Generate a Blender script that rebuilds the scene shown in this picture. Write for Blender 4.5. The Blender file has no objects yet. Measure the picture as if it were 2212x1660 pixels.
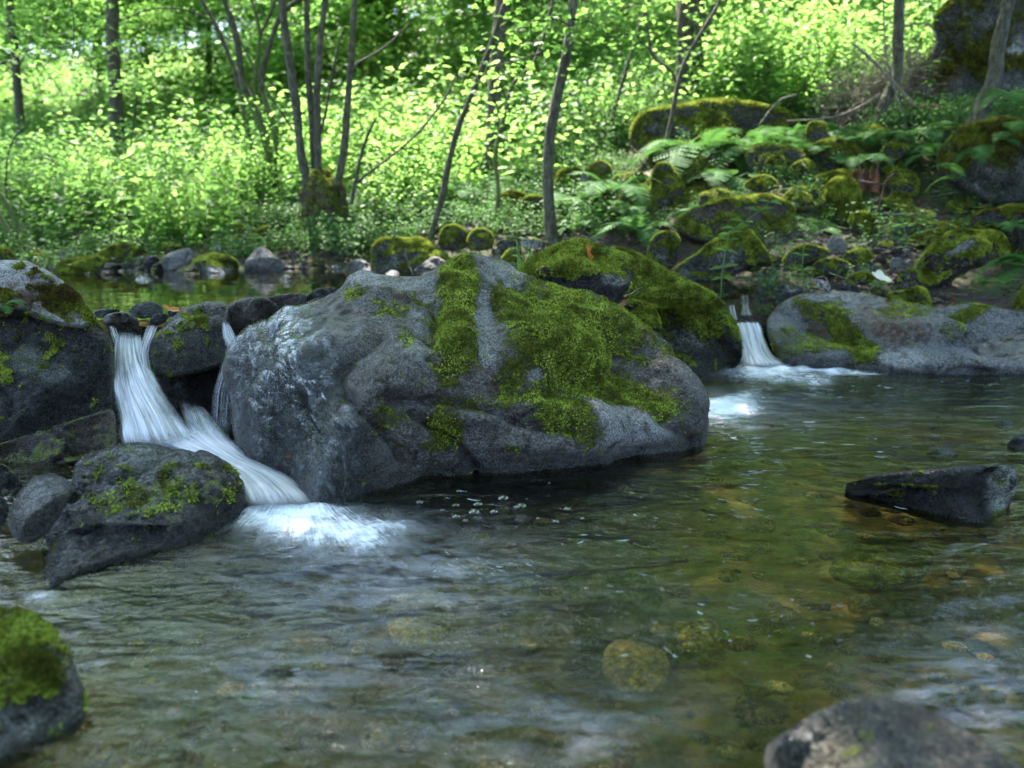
import bpy, math, random
import numpy as np
from mathutils import Vector, Matrix

# ------------------------------------------------------------------ camera, world, sun, exposure
scene = bpy.context.scene
COL = scene.collection
R = math.radians
CAMZ, PITCH, FV, CX, CY = 1.15, R(11.2), 1840.0, 1106.0, 830.0
cam_d = bpy.data.cameras.new('camera')
cam = bpy.data.objects.new('camera', cam_d)
COL.objects.link(cam)
cam.location = (0, 0, CAMZ)
cam.rotation_euler = (R(90) - PITCH, 0, 0)
cam_d.sensor_width = 36
cam_d.lens = 36 * FV / 2212
cam_d.clip_start = 0.05
cam_d.clip_end = 600
cam_d.dof.use_dof = True
cam_d.dof.focus_distance = 4.0
cam_d.dof.aperture_fstop = 1.6
scene.camera = cam

SUN_EL, SUN_AZ = R(60), R(-22)          # azimuth measured from +Y towards +X
world = bpy.data.worlds.new('World')
scene.world = world
world.use_nodes = True
wn = world.node_tree
wn.nodes.clear()
wo = wn.nodes.new('ShaderNodeOutputWorld')
wb = wn.nodes.new('ShaderNodeBackground')
sky = wn.nodes.new('ShaderNodeTexSky')
sky.sky_type = 'NISHITA'
sky.sun_disc = False
sky.sun_elevation = SUN_EL
sky.sun_rotation = SUN_AZ
sky.air_density = 1.0
sky.dust_density = 1.2
wb.inputs[1].default_value = 0.15
wn.links.new(sky.outputs[0], wb.inputs[0])
wn.links.new(wb.outputs[0], wo.inputs[0])
sd = bpy.data.lights.new('sun', 'SUN')
sun = bpy.data.objects.new('sun', sd)
COL.objects.link(sun)
sd.energy = 5.0
sd.angle = R(0.53)
sd.color = (1.0, 0.95, 0.86)
SUNDIR = Vector((math.sin(SUN_AZ) * math.cos(SUN_EL), math.cos(SUN_AZ) * math.cos(SUN_EL), math.sin(SUN_EL)))
sun.rotation_euler = SUNDIR.to_track_quat('Z', 'Y').to_euler()
vs = scene.view_settings
vs.view_transform = 'Standard'
vs.look = 'None'
vs.exposure = 2.95
vs.gamma = 1
vs.use_curve_mapping = False
scene.render.engine = 'CYCLES'
cy = scene.cycles
cy.use_denoising = True
cy.max_bounces = 10
cy.diffuse_bounces = 4
cy.glossy_bounces = 4
cy.transmission_bounces = 5
cy.transparent_max_bounces = 14
cy.caustics_reflective = False
cy.caustics_refractive = False
cy.sample_clamp_indirect = 6

# ------------------------------------------------------------------ picture coordinates -> places
CROPS = {'V': (1, 0, 0), 'c1': (.3741, 0, 0), 'c2': (.3741, 702, 0), 'c3': (.4066, 1404, 0), 'c4': (.3418, 0, 513), 'c5': (.415, 648, 513),
         'c6': (.3578, 1458, 594), 'c7': (.4883, 0, 1053), 'c8': (.5117, 1080, 1053), 'd1': (.2197, 0, 459), 'd2': (.2564, 459, 459),
         'd3': (.2441, 918, 324), 'd4': (.1953, 1404, 432), 'd5': (.2187, 1728, 378), 'd6': (.2440, 0, 945), 'd7': (.2277, 1728, 0)}
SP, CP = math.sin(PITCH), math.cos(PITCH)

def toV(crop, x, y):
    s, ox, oy = CROPS[crop]
    return x * s + ox, y * s + oy

def ray(px, py):
    a, b = (px - CX) / FV, -(py - CY) / FV
    return np.array((a, CP + b * SP, -SP + b * CP))

def at(px, py, d):
    r = ray(px, py)
    return np.array((0, 0, CAMZ)) + r * (d / r[1])

def onz(px, py, z):
    r = ray(px, py)
    return np.array((0, 0, CAMZ)) + r * ((z - CAMZ) / r[2])

def project(P):
    P = np.asarray(P, float)
    Y, Z = P[:, 1], P[:, 2] - CAMZ
    f = Y * CP - Z * SP
    f = np.where(np.abs(f) < 1e-3, 1e-3, f)
    u = Y * SP + Z * CP
    return CX + FV * P[:, 0] / f, CY - FV * u / f

# ------------------------------------------------------------------ numpy noise
_rs = np.random.RandomState(7)
_perm = np.tile(_rs.permutation(256), 4)
_g = _rs.normal(size=(256, 3))
_g /= np.linalg.norm(_g, axis=1)[:, None]

def noise(P):
    P = np.asarray(P, float)
    i = np.floor(P).astype(int)
    f = P - i
    w = f * f * f * (f * (f * 6 - 15) + 10)
    i &= 255
    out = 0
    for dx in (0, 1):
        wx = w[:, 0] if dx else 1 - w[:, 0]
        for dy in (0, 1):
            wy = w[:, 1] if dy else 1 - w[:, 1]
            for dz in (0, 1):
                wz = w[:, 2] if dz else 1 - w[:, 2]
                h = _perm[_perm[_perm[(i[:, 0] + dx) & 255] + ((i[:, 1] + dy) & 255)] + ((i[:, 2] + dz) & 255)]
                out = out + wx * wy * wz * np.einsum('ij,ij->i', _g[h], f - np.array((dx, dy, dz)))
    return out * 1.5

def fbm(P, octv=4, gain=.5, ridged=False):
    P = np.asarray(P, float)
    s, a = 0, 1.0
    for k in range(octv):
        n = noise(P * 2 ** k + 17.3 * k)
        s = s + a * ((.5 - np.abs(n)) * 1.4 - .3 if ridged else n)
        a *= gain
    return s

def sstep(a, b, x):
    t = np.clip((x - a) / (b - a), 0, 1)
    return t * t * (3 - 2 * t)

# ------------------------------------------------------------------ mesh helpers
def mesh(name, V, F, mat=None, smooth=True, attrs=None, uv=None):
    V = np.asarray(V, np.float32)
    F = np.asarray(F, np.int32)
    me = bpy.data.meshes.new(name)
    n, k = F.shape
    me.vertices.add(len(V))
    me.vertices.foreach_set('co', V.ravel())
    me.loops.add(n * k)
    me.loops.foreach_set('vertex_index', F.ravel())
    me.polygons.add(n)
    me.polygons.foreach_set('loop_start', np.arange(0, n * k, k, dtype=np.int32))
    if smooth:
        me.polygons.foreach_set('use_smooth', np.ones(n, bool))
    if attrs:
        for an, arr in attrs.items():
            a = me.color_attributes.new(an, 'FLOAT_COLOR', 'POINT')
            c = np.zeros((len(V), 4), np.float32)
            c[:, :arr.shape[1]] = arr
            a.data.foreach_set('color', c.ravel())
    if uv is not None:
        u = me.uv_layers.new(name='UVMap')
        u.data.foreach_set('uv', np.asarray(uv, np.float32)[F.ravel()].ravel())
    me.update(calc_edges=True)
    if mat:
        me.materials.append(mat)
    return me

def link(name, me, parent=None, loc=None, rot=None, scale=None):
    o = bpy.data.objects.new(name, me)
    COL.objects.link(o)
    if parent:
        o.parent = parent
    if loc is not None:
        o.location = loc
    if rot is not None:
        o.rotation_euler = rot
    if scale is not None:
        o.scale = scale if hasattr(scale, '__len__') else (scale,) * 3
    return o

def tag(o, label=None, cat=None, group=None, kind=None):
    if label: o['label'] = label
    if cat: o['category'] = cat
    if group: o['group'] = group
    if kind: o['kind'] = kind
    return o

def vnormals(V, F):
    a, b, c = V[F[:, 0]], V[F[:, 1]], V[F[:, 2]]
    fn = np.cross(b - a, c - a)
    N = np.zeros_like(V)
    for k in range(3):
        for ax in range(3):
            N[:, ax] += np.bincount(F[:, k], fn[:, ax], len(V))
    return N / (np.linalg.norm(N, axis=1)[:, None] + 1e-12)

_ico = {}
def ico(sub):
    if sub not in _ico:
        import bmesh
        bm = bmesh.new()
        bmesh.ops.create_icosphere(bm, subdivisions=sub, radius=1)
        V = np.array([v.co[:] for v in bm.verts])
        F = np.array([[v.index for v in f.verts] for f in bm.faces])
        bm.free()
        _ico[sub] = (V, F)
    return _ico[sub]

def tube(path, rad, seg=8, rough=0.0, seed=0, close=True):
    P = np.asarray(path, float)
    n = len(P)
    rad = np.broadcast_to(np.asarray(rad, float), (n,)) if np.ndim(rad) == 0 else np.asarray(rad, float)
    T = np.gradient(P, axis=0)
    T /= np.linalg.norm(T, axis=1)[:, None] + 1e-9
    ref = np.array((0.13, 0.99, 0.05)) if abs(T[:, 2]).mean() > .5 else np.array((0.1, 0.1, 1.0))
    A = np.cross(T, ref); A /= np.linalg.norm(A, axis=1)[:, None] + 1e-9
    B = np.cross(T, A)
    t = np.linspace(0, 2 * math.pi, seg, endpoint=False)
    V = P[:, None] + rad[:, None, None] * (A[:, None] * np.cos(t)[None, :, None] + B[:, None] * np.sin(t)[None, :, None])
    V = V.reshape(-1, 3)
    if rough:
        c = np.repeat(P, seg, 0)
        V = c + (V - c) * (1 + rough * fbm(V * np.array((6, 6, 2.5)) + seed, 3))[:, None]
    i = np.arange(n - 1)[:, None] * seg
    j = np.arange(seg)[None]
    a, b = i + j, i + (j + 1) % seg
    F = np.stack([a, b, b + seg, a + seg], -1).reshape(-1, 4)
    return V, F

def tri(F):
    F = np.asarray(F)
    return F if F.shape[1] == 3 else np.concatenate([F[:, [0, 1, 2]], F[:, [0, 2, 3]]])

def join(parts):
    Vs, Fs, o = [], [], 0
    for V, F in parts:
        Vs.append(V); Fs.append(np.asarray(F) + o); o += len(V)
    return np.concatenate(Vs), np.concatenate(Fs)

def curve_pts(pts, n):
    """smooth resample of a polyline (Catmull-Rom)"""
    P = np.asarray(pts, float)
    P = np.concatenate([[2 * P[0] - P[1]], P, [2 * P[-1] - P[-2]]])
    m = len(P) - 3
    out = []
    for s in np.linspace(0, m - 1e-6, n):
        k = int(s); t = s - k
        p0, p1, p2, p3 = P[k:k + 4]
        out.append(.5 * (2 * p1 + (p2 - p0) * t + (2 * p0 - 5 * p1 + 4 * p2 - p3) * t * t + (3 * p1 - p0 - 3 * p2 + p3) * t ** 3))
    return np.array(out)

# ------------------------------------------------------------------ materials
class NT:
    def __init__(s, name):
        s.m = bpy.data.materials.new(name)
        s.m.use_nodes = True
        s.t = s.m.node_tree
        s.t.nodes.clear()
        s.out = s.t.nodes.new('ShaderNodeOutputMaterial')
    def n(s, typ, **kw):
        x = s.t.nodes.new('ShaderNode' + typ)
        ins = kw.pop('ins', {})
        for k, v in kw.items():
            setattr(x, k, v)
        for k, v in ins.items():
            sock = x.inputs[k]
            if isinstance(v, bpy.types.NodeSocket):
                s.t.links.new(v, sock)
            else:
                sock.default_value = v
        return x
    def noise(s, vec, scale, detail=4, rough=.55, dist=0.0, col=False):
        x = s.n('TexNoise', ins={'Vector': vec, 'Scale': scale, 'Detail': detail, 'Roughness': rough, 'Distortion': dist})
        return x.outputs['Color' if col else 'Fac']
    def ramp(s, fac, stops):
        x = s.n('ValToRGB', ins={'Fac': fac})
        e = x.color_ramp.elements
        while len(e) < len(stops):
            e.new(.5)
        for k, (p, c) in enumerate(stops):
            e[k].position = p
            e[k].color = (c, c, c, 1) if not hasattr(c, '__len__') else tuple(c) + (1,)
        return x.outputs[0]
    def mix(s, fac, a, b, mode='MIX'):
        x = s.n('MixRGB', blend_type=mode)
        for k, v in (('Fac', fac), ('Color1', a), ('Color2', b)):
            if isinstance(v, bpy.types.NodeSocket):
                s.t.links.new(v, x.inputs[k])
            else:
                x.inputs[k].default_value = (tuple(v) + (1,)) if hasattr(v, '__len__') else (v if k == 'Fac' else (v, v, v, 1))
        return x.outputs[0]
    def math(s, op, a, b=0.0, clamp=False):
        x = s.n('Math', operation=op, use_clamp=clamp)
        for k, v in ((0, a), (1, b)):
            if isinstance(v, bpy.types.NodeSocket):
                s.t.links.new(v, x.inputs[k])
            else:
                x.inputs[k].default_value = v
        return x.outputs[0]
    def bump(s, h, strength, dist, normal=None):
        x = s.n('Bump', ins={'Height': h, 'Strength': strength, 'Distance': dist})
        if normal is not None:
            s.t.links.new(normal, x.inputs['Normal'])
        return x.outputs[0]
    def done(s, shader):
        s.t.links.new(shader, s.out.inputs['Surface'])
        return s.m

def pos(t):
    return t.n('NewGeometry').outputs['Position']

def rock_mat(name, dark, mid, light, pale=(.42, .40, .41), rough=(.35, .75), moss1=(.06, .08, .013), moss2=(.25, .29, .04), bumpd=.012):
    """stone with grain, cracks, lichen; attribute 'mask' = moss, wet, pale lichen or painted highlight, brown film"""
    t = NT(name)
    p = pos(t)
    at_ = t.n('Attribute', attribute_name='mask')
    sep = t.n('SeparateColor', ins={'Color': at_.outputs['Color']})
    moss, wet, pal = sep.outputs
    brown = at_.outputs['Alpha']
    n1 = t.noise(p, 3.5, 6, .6)
    n2 = t.noise(p, 22, 6, .65)
    n3 = t.noise(p, 110, 5, .7)
    n4 = t.noise(p, 9, 8, .72, .25)
    c = t.ramp(t.math('ADD', t.math('MULTIPLY', n1, .6), t.math('MULTIPLY', n4, .4)), [(.41, dark), (.5, mid), (.59, light)])
    c = t.mix(t.ramp(n2, [(.40, .85), (.53, 0)]), c, dark)
    c = t.mix(t.ramp(n3, [(.53, 0), (.64, .5)]), c, light)
    c = t.mix(1.0, c, t.ramp(t.noise(p, 48, 8, .75), [(.43, .25), (.5, 1.0), (.58, 1.75)]), 'MULTIPLY')
    c = t.mix(1.0, c, t.ramp(n3, [(.42, .5), (.5, 1.0), (.58, 1.5)]), 'MULTIPLY')
    # pale lichen, mineral crust and painted highlights
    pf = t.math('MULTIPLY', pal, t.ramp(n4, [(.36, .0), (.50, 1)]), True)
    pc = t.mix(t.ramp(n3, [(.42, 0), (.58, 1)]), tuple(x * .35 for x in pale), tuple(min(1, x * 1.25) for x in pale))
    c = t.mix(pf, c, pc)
    # dark organic film
    bf = t.math('MULTIPLY', brown, t.ramp(n2, [(.38, .1), (.58, 1)]), True)
    c = t.mix(bf, c, t.mix(n3, (.06, .028, .018), (.17, .088, .055)))
    # wetness darkens
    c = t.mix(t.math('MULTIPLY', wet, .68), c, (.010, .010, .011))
    # moss
    mb = t.math('ADD', moss, t.math('MULTIPLY', t.math('SUBTRACT', n4, .5), 1.6))
    mb = t.math('ADD', mb, t.math('MULTIPLY', t.math('SUBTRACT', n2, .5), 1.7))
    mb = t.math('ADD', mb, t.math('MULTIPLY', t.math('SUBTRACT', n3, .5), .6))
    mf = t.ramp(mb, [(.36, 0), (.58, 1)])
    mc = t.mix(t.ramp(n2, [(.40, 0), (.6, 1)]), moss1, moss2)
    mc = t.mix(t.ramp(n3, [(.42, .8), (.54, 0)]), mc, tuple(x * .35 for x in moss1))
    mc = t.mix(t.ramp(n1, [(.48, 0), (.62, .75)]), mc, (.075, .06, .02))
    mc = t.mix(t.ramp(mb, [(.40, .7), (.62, 0)]), mc, (.06, .05, .02))
    c = t.mix(mf, c, mc)
    rr = t.ramp(n2, [(.3, rough[0]), (.7, rough[1])])
    rr = t.mix(wet, rr, t.ramp(n3, [(.42, .08), (.58, .32)]))
    rr = t.mix(mf, rr, .95)
    h = t.math('ADD', t.math('MULTIPLY', n4, .9), t.math('MULTIPLY', n2, 1.15))
    h = t.math('ADD', h, t.math('MULTIPLY', n3, .6))
    v = t.n('TexVoronoi', feature='DISTANCE_TO_EDGE', ins={'Vector': t.mix(.12, p, t.noise(p, 5, 3, .6, 0, True)), 'Scale': 3.2})
    h = t.math('ADD', h, t.math('MULTIPLY', t.ramp(v.outputs['Distance'], [(0, 0), (.03, 1)]), .12))
    h = t.math('ADD', h, t.math('MULTIPLY', mf, t.math('ADD', .35, n3)))
    nrm = t.bump(h, 1.0, bumpd * 5.5)
    b = t.n('BsdfPrincipled', ins={'Base Color': c, 'Roughness': rr, 'Normal': nrm, 'Specular IOR Level': t.math('ADD', .2, t.math('MULTIPLY', wet, .5))})
    return t.done(b.outputs[0])

M = {}
M['stone'] = rock_mat('grey_stone', (.021, .017, .016), (.064, .054, .050), (.16, .14, .13))
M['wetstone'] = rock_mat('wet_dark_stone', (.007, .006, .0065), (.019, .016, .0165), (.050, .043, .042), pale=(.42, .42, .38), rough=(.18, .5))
M['palestone'] = rock_mat('pale_stone', (.14, .14, .14), (.26, .255, .25), (.38, .37, .35))
M['brownstone'] = rock_mat('ochre_stone', (.06, .035, .018), (.13, .08, .04), (.22, .15, .08), pale=(.3, .24, .15), rough=(.4, .7))
M['tanstone'] = rock_mat('tan_stone', (.025, .021, .016), (.08, .066, .05), (.17, .15, .115), pale=(.25, .22, .17))
M['ambstone'] = rock_mat('amber_stone', (.22, .15, .06), (.44, .32, .14), (.56, .46, .26), pale=(.55, .5, .35))
M['mossstone'] = rock_mat('mossy_stone', (.03, .03, .027), (.07, .07, .062), (.14, .135, .12), moss1=(.05, .07, .012), moss2=(.20, .25, .038))

def moss_mat(name, a, b, c):
    t = NT(name)
    p = pos(t)
    n1 = t.noise(p, 7, 4)
    n2 = t.noise(p, 90, 3)
    col = t.ramp(n1, [(.40, a), (.5, b), (.6, c)])
    col = t.mix(t.ramp(n2, [(.40, .8), (.54, 0)]), col, tuple(x * .4 for x in a))
    d = t.n('BsdfDiffuse', ins={'Color': col})
    tr = t.n('BsdfTranslucent', ins={'Color': col})
    return t.done(t.n('MixShader', ins={0: .3, 1: d.outputs[0], 2: tr.outputs[0]}).outputs[0])
M['moss'] = moss_mat('moss_fronds', (.10, .11, .02), (.24, .29, .04), (.34, .40, .07))
M['mossdry'] = moss_mat('brown_moss_fronds', (.08, .06, .02), (.14, .14, .025), (.21, .24, .035))

def leaf_mat(name, ca, cb, tra, rough=.4, gloss=.5, tmix=.5):
    t = NT(name)
    p = pos(t)
    rnd = t.n('NewGeometry').outputs['Random Per Island']
    c = t.mix(rnd, ca, cb)
    b = t.n('BsdfPrincipled', ins={'Base Color': c, 'Roughness': rough, 'Specular IOR Level': gloss})
    trc = t.mix(rnd, tra, tuple(x * .62 for x in tra))
    tr = t.n('BsdfTranslucent', ins={'Color': trc})
    return t.done(t.n('MixShader', ins={0: tmix, 1: b.outputs[0], 2: tr.outputs[0]}).outputs[0])
M['leaf'] = leaf_mat('beech_leaf', (.05, .11, .014), (.09, .17, .02), (.28, .52, .11), .5, .3, .6)
M['herb'] = leaf_mat('herb_leaf', (.05, .12, .02), (.10, .19, .03), (.34, .58, .14), .5, .3, .6)
M['herbdark'] = leaf_mat('ground_leaf', (.035, .09, .028), (.07, .14, .035), (.10, .22, .05), .6, .2, .35)
M['fern'] = leaf_mat('fern_leaf', (.035, .10, .025), (.06, .14, .035), (.10, .24, .05), .65, .15, .35)
M['deadleaf'] = leaf_mat('dead_leaf', (.10, .045, .02), (.20, .10, .045), (.16, .07, .02), .6, .3, .2)
M['orangeleaf'] = leaf_mat('orange_leaf', (.42, .13, .03), (.42, .13, .03), (.3, .08, .02), .3, .6, .15)
M['paleleaf'] = leaf_mat('pale_leaf', (.5, .48, .38), (.5, .45, .35), (.3, .3, .2), .4, .5, .15)
M['grass'] = leaf_mat('grass_blade', (.05, .12, .02), (.12, .2, .04), (.2, .35, .05), .4, .5, .4)

def bark_mat(name, a, b, mossy=.5):
    t = NT(name)
    p = pos(t)
    mp = t.n('Mapping', ins={'Vector': p, 'Scale': (1, 1, .25)}).outputs[0]
    n1 = t.noise(mp, 35, 6, .65)
    n2 = t.noise(p, 4, 4, .6)
    n3 = t.noise(p, 14, 3, .6)
    c = t.mix(t.ramp(n1, [(.42, 0), (.58, 1)]), a, b)
    c = t.mix(t.ramp(n3, [(.55, 0), (.62, .5)]), c, tuple(min(x * 2, .4) for x in b))
    at_ = t.n('Attribute', attribute_name='mask')
    sep = t.n('SeparateColor', ins={'Color': at_.outputs['Color']})
    mo = t.math('ADD', t.math('MULTIPLY', sep.outputs[0], 1.0), t.math('MULTIPLY', t.math('SUBTRACT', n2, .5), 1.6))
    c = t.mix(t.ramp(mo, [(.42, 0), (.62, mossy)]), c, t.mix(n1, (.03, .05, .006), (.10, .15, .015)))
    nrm = t.bump(n1, 1.0, .05)
    return t.done(t.n('BsdfPrincipled', ins={'Base Color': c, 'Roughness': .85, 'Normal': nrm}).outputs[0])
M['bark'] = bark_mat('bark', (.018, .014, .009), (.055, .045, .030), .7)
M['greybark'] = bark_mat('smooth_grey_bark', (.02, .018, .012), (.07, .062, .042), .6)
M['palebark'] = bark_mat('pale_mossy_bark', (.06, .065, .042), (.16, .16, .11), .7)
M['deadwood'] = bark_mat('dead_wood', (.08, .06, .045), (.2, .17, .13), .1)
M['redwood'] = bark_mat('rotten_red_wood', (.06, .018, .010), (.16, .05, .025), .1)

# ------------------------------------------------------------------ rocks
ANCH = []     # ground anchors (x, y, z) collected from what stands on the banks
ROCKS = {}
MOSSY = []

def blobs(vx, vy, lst):
    m = np.zeros(len(vx))
    for b in lst:
        crop, x, y, rx, ry, s = b[:6]
        ang = b[6] if len(b) > 6 else 0
        X, Y = toV(crop, x, y)
        k = CROPS[crop][0]
        dx, dy = (vx - X) / (rx * k), (vy - Y) / (ry * k)
        if ang:
            dx0, dy0 = vx - X, vy - Y
            ca, sa = math.cos(R(ang)), math.sin(R(ang))
            dx, dy = (dx0 * ca + dy0 * sa) / (rx * k), (-dx0 * sa + dy0 * ca) / (ry * k)
        q = dx * dx + dy * dy
        m = np.maximum(m, s * (1 - sstep(.1, 1.75, q))) if s > 0 else np.minimum(m, m * 1.0 + s * (1 - sstep(.45, 1.35, q)))
    return m

def poly_dist(vx, vy, pts):
    best = np.full(len(vx), 1e9)
    for (x0, y0), (x1, y1) in zip(pts[:-1], pts[1:]):
        dx, dy = x1 - x0, y1 - y0
        t = np.clip(((vx - x0) * dx + (vy - y0) * dy) / (dx * dx + dy * dy + 1e-9), 0, 1)
        best = np.minimum(best, np.hypot(vx - x0 - t * dx, vy - y0 - t * dy))
    return best

def rock(label, crop, pts, dt=None, db=None, zw=None, front=.45, back=.5, e=.8, sub=4, rough=.05, seed=0, mat='stone', moss=.3,
         wet=0., pale=0., brown=0., P=(), cracks=(), lumps=(), fuzz=0, fuzz_size=.012, name='boulder', cat='rock', anchor=True, cuts=7, group=None, skew=0.,
         wetline=0., fmat='moss'):
    # rim in picture coordinates, each rim point at its own distance
    q = []
    for p in pts:
        x, y = toV(crop, p[0], p[1])
        q.append((x, y, 1.0 if len(p) > 2 else 0.0))
    q = np.array(q)
    y0, y1 = q[:, 1].min(), q[:, 1].max()
    xm = .5 * (q[:, 0].min() + q[:, 0].max()); xw = q[:, 0].max() - q[:, 0].min()
    wpts = q[q[:, 2] > 0]
    zz = 0. if zw is None else zw
    if db is None:
        db = float(np.mean([onz(a, b, zz)[1] for a, b, _ in wpts])) if len(wpts) else dt - .09 * xw / FV * dt
    if dt is None:
        dt = db + .28 * xw / FV * db
    C3, U = [], []
    for x, y, w in q:
        if w:
            p3 = onz(x, y, zz); p3[2] -= .02
        else:
            p3 = at(x, y, db + (dt - db) * (y1 - y) / (y1 - y0) + skew * (x - xm) / xw)
        C3.append(p3); U.append((x, y))
    A = np.concatenate([np.array(C3), np.array(U)], 1)
    for _ in range(2):
        B = np.roll(A, -1, 0)
        A = np.stack([A * .8 + B * .2, A * .2 + B * .8], 1).reshape(-1, 5)
    # centroid of the outline
    x, y = A[:, 3], A[:, 4]
    xn, yn = np.roll(x, -1), np.roll(y, -1)
    cr = x * yn - xn * y
    ar = cr.sum() / 2
    cxx, cyy = ((x + xn) * cr).sum() / (6 * ar), ((y + yn) * cr).sum() / (6 * ar)
    B = np.roll(A, -1, 0)
    A = np.concatenate([A + (B - A) * f for f in (0, .25, .5, .75)])
    th = np.arctan2(-(A[:, 4] - cyy), A[:, 3] - cxx)
    o = np.argsort(th)
    th, A = th[o], A[o]
    th = np.concatenate([th - 2 * math.pi, th, th + 2 * math.pi]); A = np.tile(A, (3, 1))
    S, F = ico(sub)
    ts = np.arctan2(S[:, 2], S[:, 0])
    rho = np.sqrt(S[:, 0] ** 2 + S[:, 2] ** 2)
    rim = np.stack([np.interp(ts, th, A[:, k]) for k in range(5)], 1)
    n3 = len(A) // 3
    cen = A[:n3, :3].mean(0)
    X = A[:n3, :3] - cen
    w_, v_ = np.linalg.eigh(X.T @ X)
    N = v_[:, 0]
    if N[1] > 0: N = -N
    N = np.array((0, 0, CAMZ)) - cen; N /= np.linalg.norm(N)
    Rm = float(np.linalg.norm(X, axis=1).mean())
    f = rho ** e
    dep = np.abs(S[:, 1]) ** e * np.where(S[:, 1] < 0, front, -back) * Rm
    V = cen + (rim[:, :3] - cen) * f[:, None]
    fz = sstep(.0, .75, (V[:, 2] - X[:, 2].min() - cen[2]) / (np.ptp(X[:, 2]) + 1e-6))[:, None]
    Nv = N[None] * fz + np.array((0, -.35, .95))[None] * (1 - fz) * (1 if len(wpts) else .2) + N[None] * (1 - fz) * (0 if len(wpts) else .8)
    Nv = np.where(S[:, 1:2] < 0, Nv, N[None] + np.array((0, 0, .35))[None])
    Nv /= np.linalg.norm(Nv, axis=1)[:, None]
    V = V + Nv * dep[:, None]
    vx = cxx + (rim[:, 3] - cxx) * f
    vy = cyy + (rim[:, 4] - cyy) * f
    fr = (S[:, 1] < .15)
    qx, qy = project(V)
    fw = sstep(.15, -.1, S[:, 1]) if False else 1 - sstep(-.15, .15, S[:, 1])
    vx, vy = vx + (qx - vx) * fw, vy + (qy - vy) * fw
    rs = np.random.RandomState(seed + 11)
    # flat facets on the face of the stone
    for _ in range(cuts):
        n = N + rs.normal(size=3) * .7
        n /= np.linalg.norm(n)
        h = (V - cen) @ n
        lim = np.percentile(h, rs.uniform(76, 94))
        over = np.maximum(h - lim, 0)
        V -= n[None] * (over * .8 * (1 - sstep(.72, 1.0, rho)))[:, None]
    Nn = vnormals(V, F)
    edge = 1 - .55 * sstep(.85, 1.0, rho)
    d = rough * Rm * (fbm(V / Rm * 1.6 + seed * 3.1, 4) * 1.2 + .6 * fbm(V / Rm * 2.8 + seed, 4, ridged=True)) * edge
    if sub >= 4:
        am = min(Rm, .6)
        d += .003 * fbm(V * 38 + seed, 3) * (sub >= 6)
        d += am * (.03 * fbm(V * 3.2 / (am + .15) + seed, 3, .6, ridged=True) * rough / .035 + .012 * fbm(V * 9 / (am + .3) + seed * 2, 3, .6, ridged=True)) * edge
    for (cc, cp, cw, cd) in cracks:
        pp = [toV(cc, a, b) for a, b in cp]
        dd = poly_dist(vx, vy, pp) + 3 * noise(V * 9)
        d -= np.where(fr, cd * np.exp(-(dd / cw) ** 2), 0)
    for (cc, lx, ly, rx, ry, h) in lumps:
        LX, LY = toV(cc, lx, ly); k = CROPS[cc][0]
        d += np.where(fr, h * np.exp(-((vx - LX) / (rx * k)) ** 2 - ((vy - LY) / (ry * k)) ** 2), 0)
    V = V + Nn * d[:, None]
    Nn = vnormals(V, F)
    nz = fbm(V * 3.5 + seed * 1.7, 4)
    mk = np.zeros((len(V), 4))
    moss = moss + (.18 if mat == 'mossstone' and moss > .25 else 0)
    mk[:, 0] = np.clip(moss + 1.15 * (Nn[:, 2] - .38) * (moss > .05) + .4 * nz * (moss > .05), 0, 1.2)
    mk[:, 1] = wet
    mk[:, 2] = pale
    mk[:, 3] = brown
    for ch, lst in P:
        k = 'mwpb'.index(ch)
        bl = blobs(vx + 14 * nz * CROPS[crop][0], vy + 14 * np.roll(nz, 7) * CROPS[crop][0], lst)
        mk[:, k] = np.clip(np.maximum(mk[:, k], bl) if (bl >= 0).all() else mk[:, k] + bl, 0, 1.2)
    if wetline:
        zq = V[:, 2] - zz + .03 * nz
        ww = 1 - sstep(wetline * .5, wetline * 1.3, zq)
        mk[:, 1] = np.maximum(mk[:, 1], ww); mk[:, 0] *= (1 - ww)
    loc = cen.copy()
    me = mesh(name, V - loc, F, M[mat], True, {'mask': np.clip(mk, 0, 1)})
    o = link(name, me, loc=loc)
    tag(o, label, cat, group)
    if fuzz:
        moss_tufts(o, V - loc, F, mk[:, 0], fuzz, fuzz_size, seed, fmat)
    if anchor and not len(wpts) and db > 6.9:
        bp = at(.5 * (q[:, 0].min() + q[:, 0].max()), y1, db)
        tp = at(xm, y0, db)
        ANCH.append((bp[0], bp[1], bp[2] - .04 - .04 * (tp[2] - bp[2])))
    ROCKS[label] = dict(o=o, V=V, F=F, vx=vx, vy=vy, N=Nn, fr=fr)
    return o

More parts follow.
